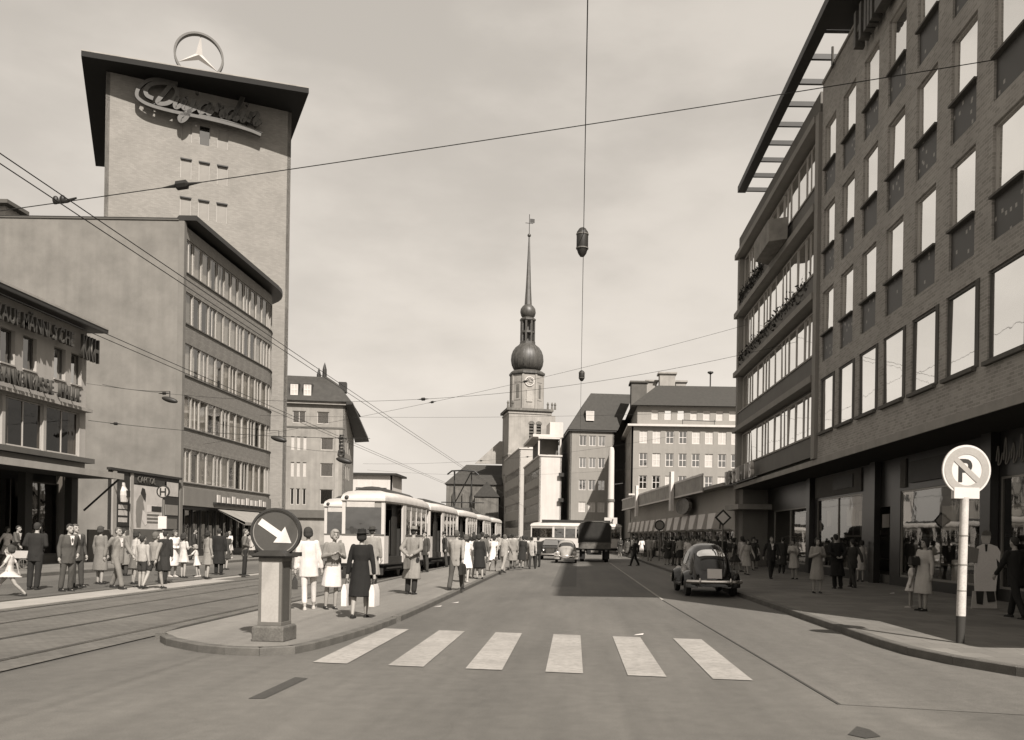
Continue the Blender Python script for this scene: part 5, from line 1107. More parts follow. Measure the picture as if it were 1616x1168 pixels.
for sx in (-1,1):
    for y in (.9,5.6): sub('wheel', MB().lathe([(.15,-.13),(.46,-.13),(.46,.13),(.15,.13)], (0,0,0), 20).xf(Matrix.Translation((sx*.85,y,.46)) @ Matrix.Rotation(R(90),4,'Y')).mesh('wheel', MATS['tyre']), tk)
    sub('tail_lamp', MB().box(sx*.8-.08,sx*.8+.08,-.1,-.02,.74,.86).mesh('tail_lamp', MATS['lamp_red_grey']), tk); sub('mud_flap', MB().box(sx*.85-.2,sx*.85+.2,.28,.31,.2,.8).mesh('mud_flap', BLACKISH), tk)
sub('number_plate', MB().box(-.26,.26,-.04,-.02,.66,.8).mesh('number_plate', GREYP), tk)
# ================================================================== PEOPLE
# a body is one remeshed surface grown over a posed skeleton; clothes are close shells over it
ARMS = {'hang': ((.05,.02,-.285),(.015,-.05,-.25)), 'pocket': ((.13,.10,-.24),(-.07,-.10,-.20)), 'clasp': ((.07,.06,-.27),(-.17,-.20,-.07)),
        'back': ((.08,.12,-.25),(-.17,.07,-.14)), 'fwd': ((.05,-.12,-.26),(0,-.17,-.19)), 'rear': ((.05,.15,-.24),(.01,.05,-.25)),
        'chest': ((.07,-.02,-.28),(-.15,-.20,.08)), 'reach': ((.10,-.18,-.20),(.04,-.23,-.03)), 'bag': ((.07,0,-.285),(.03,-.02,-.26))}
POSES = {'stand': ('hang','hang',(3,4),(-3,2)), 'walk': ('fwd','rear',(-16,8),(24,8)), 'walk2': ('rear','fwd',(22,6),(-17,10)), 'pocket': ('pocket','hang',(4,6),(-4,2)),
         'clasp': ('clasp','clasp',(2,3),(-2,2)), 'back': ('back','back',(2,2),(-1,2)), 'carry': ('bag','chest',(2,3),(-2,2)), 'bags': ('bag','bag',(-8,6),(12,6)),
         'hold': ('chest','chest',(2,3),(-1,2)), 'reach': ('reach','hang',(3,4),(-3,2)), 'stride': ('fwd','rear',(-26,18),(38,10))}
LEGS_APART = .095
def skel(female, pose):
    la, ra, lg, rg = POSES[pose]; J = {}
    for side, sx, (hip, knee), arm in (('L', 1, lg, la), ('R', -1, rg, ra)):
        h = Vector((sx*LEGS_APART, 0, 0)); a, k = R(hip), R(hip-knee)
        kn = h+Vector((sx*.005, -math.sin(a), -math.cos(a)))*.43; an = kn+Vector((0, -math.sin(k), -math.cos(k)))*.41
        J['hip'+side], J['knee'+side], J['ank'+side] = h, kn, an
    low = min(J['ankL'].z, J['ankR'].z); dz = .085-low
    for k_ in J: J[k_] = J[k_]+Vector((0,0,dz))
    root = dz; J['root'] = root
    sw = .165 if female else .195
    for side, sx, arm in (('L', 1, la), ('R', -1, ra)):
        e, w = ARMS[arm]; s = Vector((sx*sw, 0, root+.51)); el = s+Vector((sx*e[0], e[1], e[2])); wr = el+Vector((sx*w[0], w[1], w[2]))
        J['sh'+side], J['el'+side], J['wr'+side] = s, el, wr
    return J
def erings(mb, rows, n=16, pleat=0, ph=0):
    rings = []
    for (cx_, cy_, z, rx, ry) in rows:
        q = []
        for k in range(n):
            a = 2*math.pi*k/n; f = 1+pleat*math.sin(a*7+ph)*max(0, (1-(z-.4)/.6)) if pleat else 1
            q.append(Vector((cx_+rx*f*math.cos(a), cy_+ry*f*math.sin(a), z)))
        rings.append(q)
    mb.loft(rings)
def torso_rows(f, r, g_=0):
    if f: return [(0,0,r-.06,.155+g_,.105+g_),(0,0,r+.02,.16+g_,.11+g_),(0,0,r+.12,.135+g_,.095+g_),(0,0,r+.22,.118+g_,.09+g_),(0,-.008,r+.34,.145+g_,.115+g_),(0,-.005,r+.43,.15+g_,.10+g_),(0,0,r+.50,.135+g_,.085+g_),(0,.005,r+.55,.075+g_,.065+g_)]
    return [(0,0,r-.06,.155+g_,.105+g_),(0,0,r+.02,.165+g_,.11+g_),(0,0,r+.12,.158+g_,.105+g_),(0,0,r+.22,.155+g_,.105+g_),(0,-.005,r+.34,.178+g_,.12+g_),(0,0,r+.44,.188+g_,.115+g_),(0,0,r+.51,.165+g_,.095+g_),(0,.005,r+.56,.085+g_,.07+g_)]
def hand(mb, wr, d, sx, s=1.0):
    d = d.normalized(); side = Vector((0,-1,0)); side = (side-d*side.dot(d)); side = side.normalized() if side.length > .05 else Vector((sx,0,0)); nrm = d.cross(side)*sx*-1
    p = wr
    mb.caps(p, p+d*.075*s, .026*s, .034*s, 8)
    for i in range(4):
        o = p+d*.078*s+side*(.028-.019*i)*s; L = (.068,.078,.073,.058)[i]*s; cur = nrm*-.02*s
        mb.tube([o-d*.02*s, o+d*L*.5+cur*.3, o+d*L*.85+cur*1.2, o+d*L*.98+cur*1.9], [.0095*s,.0092*s,.008*s,.005*s], 6)
    o = p+d*.03*s+side*.03*s
    mb.tube([o-side*.015*s, o+side*.018*s+d*.02*s, o+side*.026*s+d*.05*s+nrm*-.012*s], [.012*s,.011*s,.007*s], 6)
RQ = []
def queue(mb, vox, sm, folds=0, seed=0, extra=None, face=None, r=0): RQ.append([mb, vox, sm, folds, seed, extra, face, r, None]); return len(RQ)-1
def flush():
    tmp = []
    for q in RQ:
        me = q[0].mesh('shell', []); ob = bpy.data.objects.new('shell', me); col.objects.link(ob)
        m = ob.modifiers.new('r', 'REMESH'); m.mode = 'VOXEL'; m.voxel_size = q[1]
        if q[2]: s = ob.modifiers.new('s', 'SMOOTH'); s.factor = .5; s.iterations = q[2]
        tmp.append(ob)
    dgp = bpy.context.evaluated_depsgraph_get(); dgp.update()
    for q, ob in zip(RQ, tmp):
        me = bpy.data.meshes.new_from_object(ob.evaluated_get(dgp))
        if q[3]:
            for v in me.vertices:
                c_ = v.co; k = noise.noise(Vector((c_.x*7+q[4], c_.y*7, c_.z*2.2)))*q[3]+noise.noise(Vector((c_.x*18, c_.y*18+q[4], c_.z*6)))*q[3]*.4
                v.co = c_+Vector((c_.x, c_.y, 0)).normalized()*k if Vector((c_.x, c_.y)).length > .01 else c_
        if q[5]:
            bm = bmesh.new(); bm.from_mesh(me); e = q[5].mesh('extra', []); bm.from_mesh(e); bm.to_mesh(me); bm.free()
        me.shade_smooth(); q[8] = me
    for ob in tmp: bpy.data.objects.remove(ob)
def head(mb, c_, s=1.0):
    mb.ell(c_+Vector((0,.012,.02))*s, (.076*s,.095*s,.10*s), 18, 12); mb.ell(c_+Vector((0,-.022,-.05))*s, (.058*s,.068*s,.068*s), 16, 10)
    mb.tube([c_+Vector((0,-.088,.022))*s, c_+Vector((0,-.108,-.012))*s, c_+Vector((0,-.112,-.022))*s, c_+Vector((0,-.085,-.034))*s], [.007*s,.012*s,.014*s,.009*s], 8)
    for sx in (-1,1): mb.ell(c_+Vector((sx*.078,.012,-.012))*s, (.012*s,.022*s,.032*s), 8, 6)
    mb.ell(c_+Vector((0,-.078,-.085))*s, (.022*s,.018*s,.018*s), 8, 6)
def build_person(kind, pose):
    f = kind in ('wcoat', 'dress', 'blouse', 'wtrousers', 'girl'); child = kind in ('boy', 'girl')
    J = skel(f, pose); r = J['root']; parts = {}
    hc = Vector((0,-.012, r+.715)); hs = 1.0 if not child else 1.22
    if child: hc.z += .02
    b = MB(); head(b, hc, hs); b.caps((0,.012,r+.52), (0,.0,r+.64), .052 if not f else .045, .05 if not f else .043)
    erings(b, torso_rows(f, r, -.012)); ex = MB()
    for sd, sx in (('L',1),('R',-1)):
        b.caps(J['hip'+sd]+Vector((0,0,.02)), J['knee'+sd], .085, .055); b.caps(J['knee'+sd], J['knee'+sd].lerp(J['ank'+sd],.35), .05, .054); b.caps(J['knee'+sd].lerp(J['ank'+sd],.35), J['ank'+sd], .054, .034)
        a_ = J['ank'+sd]; b.caps(a_+Vector((0,.02,-.045)), a_+Vector((0,-.12,-.058)), .032, .026)
        b.caps(J['sh'+sd], J['el'+sd], .05 if not f else .042, .04 if not f else .034); b.caps(J['el'+sd], J['wr'+sd], .038 if not f else .033, .026 if not f else .022)
        hand(ex, J['wr'+sd]+(J['wr'+sd]-J['el'+sd]).normalized()*.01, J['wr'+sd]-J['el'+sd], sx)
    parts['body'] = queue(b, .0125, 2, extra=ex, face=hc, r=hs)
    def sleeves(mb, long_, rr_, rw):
        for sd in 'LR':
            if long_: mb.caps(J['sh'+sd], J['el'+sd], rr_, rr_*.86); mb.caps(J['el'+sd], J['wr'+sd].lerp(J['el'+sd], .06), rr_*.86, rw)
            else: mb.caps(J['sh'+sd], J['sh'+sd].lerp(J['el'+sd], .75), rr_, rr_*1.02)
    def legs(mb, gr, end, hem):
        for sd in 'LR':
            mb.caps(J['hip'+sd]+Vector((0,0,.02)), J['knee'+sd], .09+gr, .064+gr)
            mb.caps(J['knee'+sd], J['knee'+sd].lerp(J['ank'+sd], end), .064+gr, hem)
        erings(mb, [(0,0,r-.12,.13,.09),(0,0,r-.05,.165+gr,.112+gr),(0,0,r+.05,.165+gr,.112+gr),(0,0,r+.14,.155+gr,.105+gr)])
    mid = lambda k: (J['kneeL'].y+J['kneeR'].y)/2*k
    spread = abs(J['ankL'].y-J['ankR'].y)
    sd_ = hash((len(kind), len(pose))) % 17
    if kind in ('suit', 'boy', 'coat'):
        t_ = MB()
        if kind == 'boy':
            for sd in 'LR': t_.caps(J['hip'+sd]+Vector((0,0,.02)), J['hip'+sd].lerp(J['knee'+sd], .72), .10, .088)
            erings(t_, [(0,0,r-.12,.13,.09),(0,0,r-.05,.168,.115),(0,0,r+.1,.165,.112)])
        else: legs(t_, .012, .96, .068)
        parts['trousers'] = queue(t_, .018, 2, .014, 3+sd_)
        j_ = MB(); rows = torso_rows(False, r, .022); hemz = r-.19 if kind != 'boy' else r-.02
        if kind == 'coat': rows = [(0,mid(.8),.40,.25,.19+spread*.22),(0,mid(.5),.62,.225,.165+spread*.12),(0,mid(.2),r-.05,.19,.135)]+torso_rows(False, r, .034)[1:]
        else: rows = [(0,0,hemz,.185,.13),(0,0,r-.06,.185,.13)]+rows[1:]
        erings(j_, rows); sleeves(j_, True, .066, .045); parts['coat' if kind == 'coat' else 'jacket'] = queue(j_, .018, 2, .017 if kind != 'coat' else .022, 9+sd_)
    elif kind in ('wcoat', 'dress', 'girl'):
        k = {'wcoat': (.42,.235,.18), 'dress': (.50,.24,.20), 'girl': (.62,.24,.20)}[kind]; d_ = MB()
        erings(d_, [(0,mid(.7),k[0],k[1],k[2]+spread*.22),(0,mid(.4),(k[0]+r)/2,(k[1]+.175)/2+.008,.155+spread*.1),(0,0,r+.02,.178,.128)]+torso_rows(True, r, .016 if kind != 'wcoat' else .028)[2:], 42, .06 if kind != 'wcoat' else .02)
        sleeves(d_, kind == 'wcoat', .054 if kind != 'wcoat' else .06, .042); parts['coat' if kind == 'wcoat' else 'dress'] = queue(d_, .016, 1, .014, 5+sd_)
    elif kind == 'blouse':
        s_ = MB(); erings(s_, [(0,mid(.7),.50,.22,.175+spread*.22),(0,mid(.35),.70,.20,.15+spread*.1),(0,0,r+.02,.172,.122),(0,0,r+.16,.136,.104)], 42, .05); parts['skirt'] = queue(s_, .016, 1, .008, 2+sd_)
        j_ = MB(); erings(j_, [(0,0,r+.03,.178,.128)]+torso_rows(True, r, .02)[1:]); sleeves(j_, True, .055, .04); parts['blouse'] = queue(j_, .016, 2, .009, 7+sd_)
    elif kind == 'wtrousers':
        t_ = MB(); legs(t_, .0, .8, .058); parts['trousers'] = queue(t_, .018, 2, .008, 4+sd_)
        j_ = MB(); erings(j_, [(0,0,r-.22,.205,.15),(0,0,r,.195,.14),(0,0,r+.2,.18,.13)]+torso_rows(True, r, .035)[4:]); sleeves(j_, True, .066, .05); parts['jacket'] = queue(j_, .018, 2, .011, 8+sd_)
    for sd in 'LR':
        sh = MB()
        a_ = J['ank'+sd]; pit = 0
        for (y, z, rx, rz_) in (): pass
        rg = [[a_+Vector((w_*math.cos(t), y, -.085+h_*max(0, math.sin(t))+(h_*.0))) for t in [math.pi*2*k/12 for k in range(12)]] for y, w_, h_ in ((.062,.026,.05),(.05,.036,.075),(.0,.04,.078),(-.06,.045,.062),(-.12,.046,.048),(-.17,.036,.036),(-.19,.016,.02))]
        for q in rg:
            for p in q: p.z = max(p.z, a_.z-.085)
        sh.loft(rg); parts['shoe'+sd] = ('mesh', sh)
    h = MB()
    if f:
        h.ell(hc+Vector((0,.03,.032))*hs, (.096*hs,.098*hs,.108*hs), 18, 12); h.ell(hc+Vector((0,.065,-.035))*hs, (.082*hs,.062*hs,.075*hs), 14, 9)
        for sx in (-1,1): h.ell(hc+Vector((sx*.068,.02,-.01))*hs, (.034*hs,.055*hs,.07*hs), 10, 7)
        h.ell(hc+Vector((0,-.062,.085))*hs, (.062*hs,.034*hs,.026*hs), 10, 7)
    else:
        h.ell(hc+Vector((0,.03,.036))*hs, (.083*hs,.092*hs,.098*hs), 18, 12); h.ell(hc+Vector((0,.062,-.015))*hs, (.068*hs,.045*hs,.062*hs), 12, 8)
        h.ell(hc+Vector((0,-.058,.092))*hs, (.05*hs,.03*hs,.022*hs), 10, 7)
    parts['hair'] = queue(h, .012 if f else .014, 1, .010 if f else .006, 1)
    ht = MB().lathe([(.145,.048),(.15,.052),(.098,.058),(.095,.07),(.09,.12),(.075,.15),(.03,.146),(.01,.14)], hc+Vector((0,.012,.0)), 22); ht.v = [Vector((p.x*.93, p.y*1.06, p.z+(abs(p.x)*.10 if p.z < hc.z+.06 else 0))) for p in ht.v]
    parts['hat'] = ('mesh', ht)
    if kind in ('suit', 'coat'):
        y = -.152 if kind == 'suit' else -.16
        parts['shirt_front'] = ('mesh', MB().ext([(-.058,y+.03,r+.545),(.058,y+.03,r+.545),(.018,y+.006,r+.30),(-.018,y+.006,r+.30)], (0,.05,0)))
    parts['_J'] = J; parts['_hc'] = hc; parts['_hs'] = hs
    return parts
SKIN = mat('skin', .36, .55, .05, 6, fine=.03); EYE = mat('eye_dark', .03, .3); LIP = mat('lips', .20, .5)
_cl = {}
def cloth(v):
    k = round(v if v < .15 else min(.95, v*1.35), 3)
    if k not in _cl: _cl[k] = mat('cloth_%03d' % int(k*1000), k, .9, .12, 3, .25, 120, fine=.08, fscale=60)
    return _cl[k]
PROTO = {}
HEADR = {'man': 1.74, 'woman': 1.66}
def person(px, py, z, kind, pose, rz, tones, label, h=None, hat=None, hair=.04, group=None, xy=None):
    PEOPLE.append((px, py, z, kind, pose, rz, tones, label, h, hat, hair, group, xy))
PEOPLE = []
ZI, ZR, ZL, ZP = .104, .124, .052, .124
# -- waiting on the left platform
person(14,941,ZL,'girl','stride',-75,(.42,),'small child in a pale dress striding at the left picture edge',1.28,hair=.05)
person(52,931,ZL,'suit','clasp',182,(.022,.022),'broad man in a black suit seen from behind left of the men in grey suits',1.78)
person(104,933,ZL,'suit','pocket',55,(.085,.085),'man in an open grey suit with hand in pocket beside the black suited man',1.75)
person(123,927,ZL,'suit','stand',70,(.07,.06),'fair faced man in a dark suit looking right behind the man with hand in pocket',1.76,hair=.09)
person(158,922,ZL,'wcoat','stand',165,(.15,),'person in a long grey coat seen from behind left of the school boys',1.72,hair=.06)
person(184,928,ZL,'suit','walk',75,(.17,.15),'man in light grey coat and trousers stepping right under the hoarding',1.74,hair=.10)
person(197,909,ZL,'coat','stand',160,(.15,.05),'grey coated figure standing behind the stepping man under the hoarding',1.68)
person(211,922,ZL,'blouse','stand',150,(.36,.14),'woman in a white blouse and grey skirt left of the bare legged boys',1.6)
person(223,928,ZL,'boy','stand',170,(.30,.04),'bare legged boy in a pale shirt and dark shorts below the film poster',1.45)
person(241,928,ZL,'boy','walk',165,(.20,.035),'bare legged boy in a grey jacket carrying a satchel',1.58,hair=.14)
person(256,920,ZL,'coat','stand',185,(.03,.03),'dark coated figure just right of the boy with the satchel',1.62)
person(272,910,ZL,'wcoat','clasp',60,(.55,),'woman in a long white coat right of the bare legged boys',1.66,hair=.08)
person(289,912,ZL,'girl','hold',150,(.42,),'girl in a pale cardigan beside the woman in the white coat',1.5)
person(313,910,ZL,'girl','reach',-80,(.48,),'toddler in a pale dress reaching out an arm to the left',1.12,hair=.25)
person(327,913,ZL,'blouse','stand',150,(.20,.19),'woman in grey jacket and skirt with white socks right of the toddler',1.64)
person(345,907,ZL,'coat','stand',190,(.018,.018),'man in a long black coat right of the woman in grey',1.74)
person(355,899,ZL,'dress','stand',175,(.05,),'woman in a dark dress half hidden behind the black coated man',1.6)
person(386,909,ZL,'suit','clasp',115,(.14,.022),'man in a grey jacket and black trousers standing alone left of the bollard',1.74,hair=.10)
# -- left pavement
person(9,893,ZP,'blouse','walk',80,(.6,.5),'woman in white with a pram at the far left pavement',1.66)
person(19,896,ZP,'suit','walk2',100,(.10,.08),'man in a grey suit behind the pram on the left pavement',1.72)
person(36,890,ZP,'coat','walk',60,(.45,.3),'person in a pale coat right of the pram on the left pavement',1.7,hair=.12)
person(90,880,ZP,'suit','stand',20,(.03,.03),'dark man in the shade under the hall canopy',1.74)
person(362,881,ZP,'dress','walk',10,(.5,),'woman in a pale dress with a white bag on the left pavement below the awning',1.64,hair=.2)
person(398,880,ZP,'dress','stand',-30,(.35,),'woman in a light dress at the shop doors left of the bollard disc',1.62)
person(301,884,ZP,'suit','stand',120,(.05,.05),'dark suited man in the shop doorway behind the toddler',1.7)
# -- tram island
person(488,962,ZI,'wtrousers','bags',195,(.50,.48),'woman in a white jacket and pale trousers seen from behind next to the bollard',1.68)
person(521,961,ZI,'blouse','hold',25,(.17,.52),'fair haired woman in a grey cardigan and white skirt facing the camera',1.64,hair=.22)
person(567,975,ZI,'wcoat','bags',172,(.014,),'woman all in black with a black hat and two white bags',1.63,hat=.012,hair=.02)
person(586,930,ZI,'coat','stand',178,(.21,.03),'man in a mid grey coat behind the woman in black',1.75,hat=.05)
person(648,938,ZI,'coat','back',160,(.19,.025),'man in a long grey overcoat and hat beside the tram door',1.76,hat=.16)
person(719,931,ZI,'suit','walk',172,(.24,.075),'man in a light grey jacket walking away near the island kerb',1.76,hair=.10)
person(735,919,ZI,'dress','walk2',185,(.62,),'woman in a white dress right of the man in the light grey jacket',1.64,hair=.1)
person(743,912,ZI,'dress','stand',170,(.56,),'second woman in white close to the tram side',1.62)
person(757,914,ZI,'wcoat','stand',190,(.02,),'woman in black with white shoes among the women in white',1.64)
person(761,908,ZI,'suit','stand',175,(.13,.14),'man in a brownish jacket beside the woman in black with white shoes',1.72)
person(777,901,ZI,'dress','walk',175,(.58,),'woman in a striped pale dress in the middle of the island crowd',1.64)
person(794,903,ZI,'suit','walk2',165,(.26,.24),'stooping man in light grey stepping to the kerb of the island',1.70,hair=.12)
person(809,897,ZI,'coat','stand',185,(.22,.12),'man in a pale coat right of the stooping man',1.7)
person(822,896,ZI,'wcoat','stand',170,(.03,),'dark coated woman at the end of the island crowd',1.62)
person(829,894,ZI,'wcoat','stand',190,(.45,),'pale coated woman at the end of the island crowd',1.62)
person(840,898,0,'suit','walk',175,(.30,.035),'man in a light jacket and black trousers stepping into the road',1.72)
person(848,895,0,'suit','stand',200,(.03,.03),'dark suited man at the right end of the island crowd',1.70)
person(694,884,ZI,'suit','stand',-70,(.05,.05),'dark man standing in the doorway of the second tram car',1.74,hat=.06,xy=(-6.3,43.9))
person(600,900,ZI,'suit','stand',-40,(.07,.05),'man boarding the front tram car',1.7,xy=(-6.25,37.6))
# -- right pavement
person(1216,913,ZR,'suit','walk',8,(.025,.025),'man in a dark suit with a white shirt walking towards the camera on the right',1.76)
person(1254,914,ZR,'dress','hold',-40,(.34,),'woman in a pale dress turned to the shop behind the suited man',1.62)
person(1289,936,ZR,'wcoat','hold',5,(.24,),'woman in a grey coat walking towards the camera with folded hands',1.64,hair=.05)
person(1322,929,ZR,'coat','back',185,(.014,.014),'man in a black coat seen from behind at the shop window',1.78)
person(1346,927,ZR,'suit','walk',190,(.06,.05),'man in a dark grey suit right of the black coated man',1.68)
person(1357,918,ZR,'dress','stand',170,(.4,),'slim woman in light clothes half hidden at the edge of the dark entrance',1.6)
person(1455,964,ZR,'wcoat','carry',-62,(.36,),'woman in a light coat with a dark bag looking left near the parking sign',1.64,hair=.03)
person(1436,959,ZR,'girl','stand',-110,(.5,),'child in a white jacket beside the woman in the light coat',1.12)
person(1606,976,ZR,'suit','walk',195,(.018,.018),'man in a black suit seen from behind at the right picture edge',1.74)
person(1178,907,ZR,'wcoat','walk',20,(.30,),'woman in a light coat near the diamond sign',1.62)
person(1193,897,ZR,'dress','stand',-60,(.06,),'woman in a dark dress behind the parked car',1.6)
person(1233,905,ZR,'coat','stand',170,(.04,.03),'dark coated man behind the suited man near the arcade shops',1.7)
person(1001,893,0,'suit','walk2',-80,(.02,.02),'man in dark clothes crossing the road beyond the parked car',1.72)
person(1120,886,ZR,'suit','stand',175,(.2,.1),'light haired man standing just beyond the parked car',1.78,hair=.35)
# -- crowds (each one a figure; alike ones share a label)
rc = random.Random(21)
KW = {'suit': 'man in %s suit', 'coat': 'man in %s long coat', 'dress': 'woman in %s dress', 'wcoat': 'woman in %s coat', 'blouse': 'woman in %s blouse'}
def tw_(v): return 'white' if v > .45 else 'pale grey' if v > .22 else 'mid grey' if v > .08 else 'black'
def crowd(X, Y, z, v, where, group):
    kind = rc.choice(['suit','suit','coat','dress','wcoat','blouse']); hat = rc.choice([None,None,.05]); pose = rc.choice(['stand','stand','walk','clasp','walk2'])
    hh = rc.uniform(1.58,1.78); hr = rc.choice([.03,.05,.12]); sz = 'tall ' if hh > 1.72 else 'short ' if hh < 1.63 else ''
    lab = sz+('fair ' if hr > .1 and not hat else '')+(KW[kind] % ('a '+tw_(v)))+(' and hat' if hat else '')+(' walking' if 'walk' in pose else '')+' '+where
    person(0,0,z,kind,pose,rc.choice([170,185,160,200,90,-90,10,-10]),(v, rc.choice([.03,.06,.2,v])), lab, hh, hat, hr, group, (X, Y))
for i in range(30):
    Y = 46.5+i*1.0+rc.uniform(-.5,.5); X = rc.uniform(-6.2,-3.7) if i > 8 else rc.uniform(-6.2,-4.9)
    crowd(X, Y, ZI, rc.choice([.5,.4,.25,.15,.05,.03,.55]), 'beside the %s tram car' % ('second' if Y < 53.6 else 'third' if Y < 64 else 'fourth'), 'crowd on the tram island')
for i in range(64):
    if i < 8: Y = rc.uniform(70,86); X = rc.uniform(3.9,6.5)
    elif i < 40: Y = rc.uniform(43,57); X = rc.uniform(5.4,9.3)
    else: Y = rc.uniform(57,95); X = rc.uniform(5.3, 8.9-.06*(Y-57))
    crowd(X, Y, ZR if X > 4.9 else 0, rc.choice([.5,.3,.18,.1,.05,.03,.6,.04]), 'just beyond the parked car' if Y < 50 else 'by the pavilion near end' if Y < 60 else 'under the white pavilion panels' if Y < 74 else 'by the pavilion far end', 'crowd on the far right pavement')
for q in PEOPLE:
    k = (q[3], q[4])
    if k not in PROTO: PROTO[k] = build_person(*k)
flush()
PMESH = {}; prn = random.Random(5)
for k, parts in PROTO.items():
    d_ = {}
    for n_, v in parts.items():
        if n_[0] == '_': continue
        if isinstance(v, tuple): me = v[1].mesh(n_, SKIN, True, 60)
        else: me = RQ[v][8]
        me.name = n_; me.materials.clear(); me.materials.append(SKIN)
        if n_ == 'body':
            me.materials.append(EYE); me.materials.append(LIP); hc, hs = parts['_hc'], parts['_hs']
            for p in me.polygons:
                c_ = (p.center-hc)/hs
                if c_.y < -.05 and abs(abs(c_.x)-.031) < .013 and abs(c_.z-.012) < .0075: p.material_index = 1
                elif c_.y < -.05 and abs(abs(c_.x)-.032) < .019 and abs(c_.z-.034) < .006: p.material_index = 1
                elif c_.y < -.06 and abs(c_.x) < .022 and abs(c_.z+.056) < .006: p.material_index = 2
                else: p.material_index = 0
        d_[n_] = me
    PMESH[k] = d_
for (px, py, z, kind, pose, rz, tones, label, h, hat, hair, group, xy) in PEOPLE:
    P_ = Vector((xy[0], xy[1], z)) if xy else ground(px, py, z)
    ms = PMESH[(kind, pose)]; base = .085+.43+.41+.835
    body = bpy.data.objects.new('person', ms['body']); col.objects.link(body); body.location = P_; body.rotation_euler = (R(prn.gauss(2, 2.2)), R(prn.gauss(0, 1.6)), R(rz+prn.uniform(-8, 8))); s = (h or 1.7)/1.755; body.scale = (s, s, s)
    body['label'] = label; body['category'] = 'person'
    if group: body['group'] = group
    dark_shoe = .02 if tones[0] < .45 else .35
    for n_, me in ms.items():
        if n_ == 'body' or (n_ == 'hat' and hat is None): continue
        v = {'hair': hair, 'hat': hat, 'shoeL': dark_shoe, 'shoeR': dark_shoe, 'trousers': tones[-1], 'skirt': tones[-1], 'shirt_front': .6}.get(n_, tones[0])
        if n_ == 'shirt_front' and kind == 'coat': v = .3
        o = bpy.data.objects.new(n_.rstrip('LR'), me); col.objects.link(o); o.parent = body; o.material_slots[0].link = 'OBJECT'; o.material_slots[0].material = cloth(v)

# ================================================================== THINGS PEOPLE HOLD, SMALL THINGS
def hand_world(label, side):
    for o in col.objects:
        if o.get('label') == label and o.get('category') == 'person':
            q = [p for p in PEOPLE if p[7] == label][0]; J = PROTO[(q[3], q[4])]['_J']; w = J['wr'+side]+(J['wr'+side]-J['el'+side]).normalized()*.1
            return Matrix.Translation(o.location) @ o.rotation_euler.to_matrix().to_4x4() @ Matrix.Diagonal((o.scale.x,)*3+(1,)) @ w, o.rotation_euler[2]
def bag(label, side, blabel, w_, h_, d_, mt, drop=.1, name='shopping_bag'):
    p, rz = hand_world(label, side); o = put(name, MB().loft([[(-d_/2,-w_/2,-drop-h_),(d_/2,-w_/2,-drop-h_),(d_/2,w_/2,-drop-h_),(-d_/2,w_/2,-drop-h_)],[(-d_/2,-w_/2,-drop-h_*.3),(d_/2,-w_/2,-drop-h_*.3),(d_/2,w_/2,-drop-h_*.3),(-d_/2,w_/2,-drop-h_*.3)],[(-d_*.2,-w_*.48,-drop),(d_*.2,-w_*.48,-drop),(d_*.2,w_*.48,-drop),(-d_*.2,w_*.48,-drop)]]).mesh(name, mt, True, 40), None, p, rz)
    put('handle', MB().tube(catmull([(0,-w_*.25,-drop),(0,-w_*.12,-.01),(0,w_*.12,-.01),(0,w_*.25,-drop)], 5), .008, 6).mesh('handle', DARK), o, p, 0)
    tag(o, blabel, 'bag'); return o
WB = mat('paper_bag_white', .72, .7, .04, 4)
KB = 'woman all in black with a black hat and two white bags'
bag(KB, 'L', 'white shopping bag in the left hand of the woman in black', .42, .40, .10, WB); bag(KB, 'R', 'white shopping bag in the right hand of the woman in black', .40, .40, .10, WB)
bag('woman in a white jacket and pale trousers seen from behind next to the bollard', 'L', 'dark handbag held by the woman in the white jacket', .3, .24, .1, DARK, .08, 'handbag')
bag('woman in a light coat with a dark bag looking left near the parking sign', 'R', 'dark bag held against the light coat near the parking sign', .26, .2, .1, DARK, -.05, 'handbag')
bag('man in a light grey jacket walking away near the island kerb', 'R', 'dark briefcase of the man in the light grey jacket', .4, .3, .1, DARK, .04, 'briefcase')
bag('boy', 'R', '', .1, .1, .1, DARK) if False else None
bag('woman in a pale dress with a white bag on the left pavement below the awning', 'R', 'white bag of the woman in the pale dress below the awning', .26, .28, .1, WB)
bag('man in a long grey overcoat and hat beside the tram door', 'L', 'briefcase held behind the man in the grey overcoat', .36, .28, .09, MIDP, .04, 'briefcase')
# cardboard advertising figure by the shop: a flat cut-out in the place itself
A_ = ground(1553,961,ZR); st = thing('cardboard_figure', 'flat cardboard shop figure of a man in a white coat on a pale foot board', 'standee', A_)
put('foot_board', MB().loft([[(-.3,-.06,0),(.3,-.06,0),(.3,.3,0),(-.3,.3,0)],[(-.3,-.06,.02),(.3,-.06,.02),(.3,.3,.02),(-.3,.3,.02)]]).mesh('foot_board', GREYP), st, A_)
put('foot_panel', MB().ext([(-.31,.0,.0),(.31,.0,.0),(.27,.02,.42),(-.27,.02,.42)], (0,.015,0)).mesh('foot_panel', G_PALE), st, A_)
def cut(name, pts, mt, y): return put(name, MB().ext([(x, y, z) for x, z in pts], (0,.012,0)).mesh(name, mt), st, A_)
cut('coat', [(-.24,.42),(.26,.42),(.3,.9),(.26,1.2),(.34,1.1),(.36,1.35),(.28,1.48),(.1,1.54),(-.05,1.54),(-.2,1.46),(-.3,1.15),(-.24,1.1),(-.26,.8)], MATS['panel_white'], -.02)
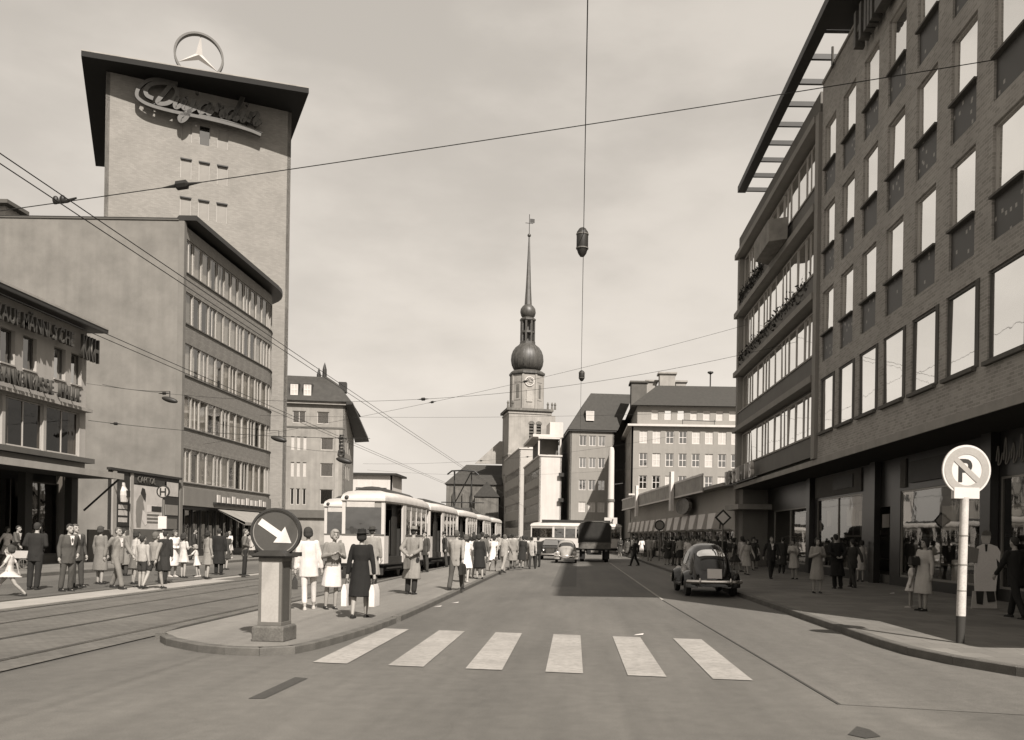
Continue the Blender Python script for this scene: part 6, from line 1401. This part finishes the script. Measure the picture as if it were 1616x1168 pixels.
cut('head', [(-.07,1.55),(.1,1.55),(.13,1.7),(.1,1.8),(.02,1.83),(-.07,1.79),(-.1,1.68)], G_PALE, -.012); cut('hair', [(-.1,1.74),(.13,1.74),(.11,1.83),(.02,1.87),(-.08,1.83)], MIDP, -.026)
cut('tie', [(-.02,1.53),(.05,1.53),(.03,1.36),(0,1.36)], DARK, -.034); cut('parcel', [(-.5,1.12),(-.2,1.08),(-.16,1.42),(-.46,1.5)], GREYP, -.036); cut('legs', [(-.18,.12),(-.04,.1),(-.02,.43),(-.2,.43)], DARK, -.016); cut('legs', [(.08,.16),(.26,.18),(.22,.43),(.04,.43)], DARK, -.016)
put('strut', MB().ext([(0,.0,1.0),(0,.3,.02),(0,.28,.02),(0,.0,.9)], (.012,0,0)).mesh('strut', G_PALE), st, A_)
# pram
Pm = ground(31,898,ZP); pr_ = thing('pram', 'pale baby pram on the left pavement by the woman in white', 'pram', Pm)
put('body', MB().loft([[(-.36,-.18,.42),(.36,-.18,.42),(.36,.18,.42),(-.36,.18,.42)],[(-.46,-.22,.7),(.46,-.22,.7),(.46,.22,.7),(-.46,.22,.7)]]).mesh('body', OFFW), pr_, Pm)
put('hood', MB().loft([[Vector((-.02-.32*math.sin(a)*1.0, y, .7+.34*math.cos(a))) for y in (-.22,.22)] for a in [R(10*i) for i in range(10)]], caps=False, closed=False).mesh('hood', DARK, True), pr_, Pm)
for x in (-.3,.3):
    for y in (-.25,.25): put('wheel', MB().ring((x,y,.2), .17, .2, -.012, .012, 20).box(x-.01,x+.01,y-.01,y+.01,.02,.38).box(x-.18,x+.18,y-.01,y+.01,.19,.21).mesh('wheel', MIDP), pr_, Pm)
put('handle', MB().tube([(.44,-.2,.7),(.75,-.2,.95),(.75,.2,.95),(.44,.2,.7)], .015, 6).mesh('handle', STEEL), pr_, Pm); put('chassis', MB().tube([(-.3,0,.2),(-.2,0,.42),(.2,0,.42),(.3,0,.2)], .02, 6).mesh('chassis', STEEL), pr_, Pm)
# scraps of paper on the ground
for i, (px, py) in enumerate(((684,958),(767,910),(1404,937),(712,952),(1000,1003))):
    q = ground(px, py, ZR if px > 1200 else 0); o = put('paper_scrap', MB().add([(0,0,.006),(.16,.03,.012),(.18,.12,.03),(.05,.14,.008)], [(0,1,2,3)]).mesh('paper_scrap', WHITE), None, q)
    tag(o, ['scrap of paper lying by the island kerb nearest the zebra crossing','scrap of paper in the gutter near the island crowd','scrap of paper on the shaded right pavement','second scrap of paper lying by the island kerb','scrap of paper on the road beside the zebra crossing'][i], 'paper')
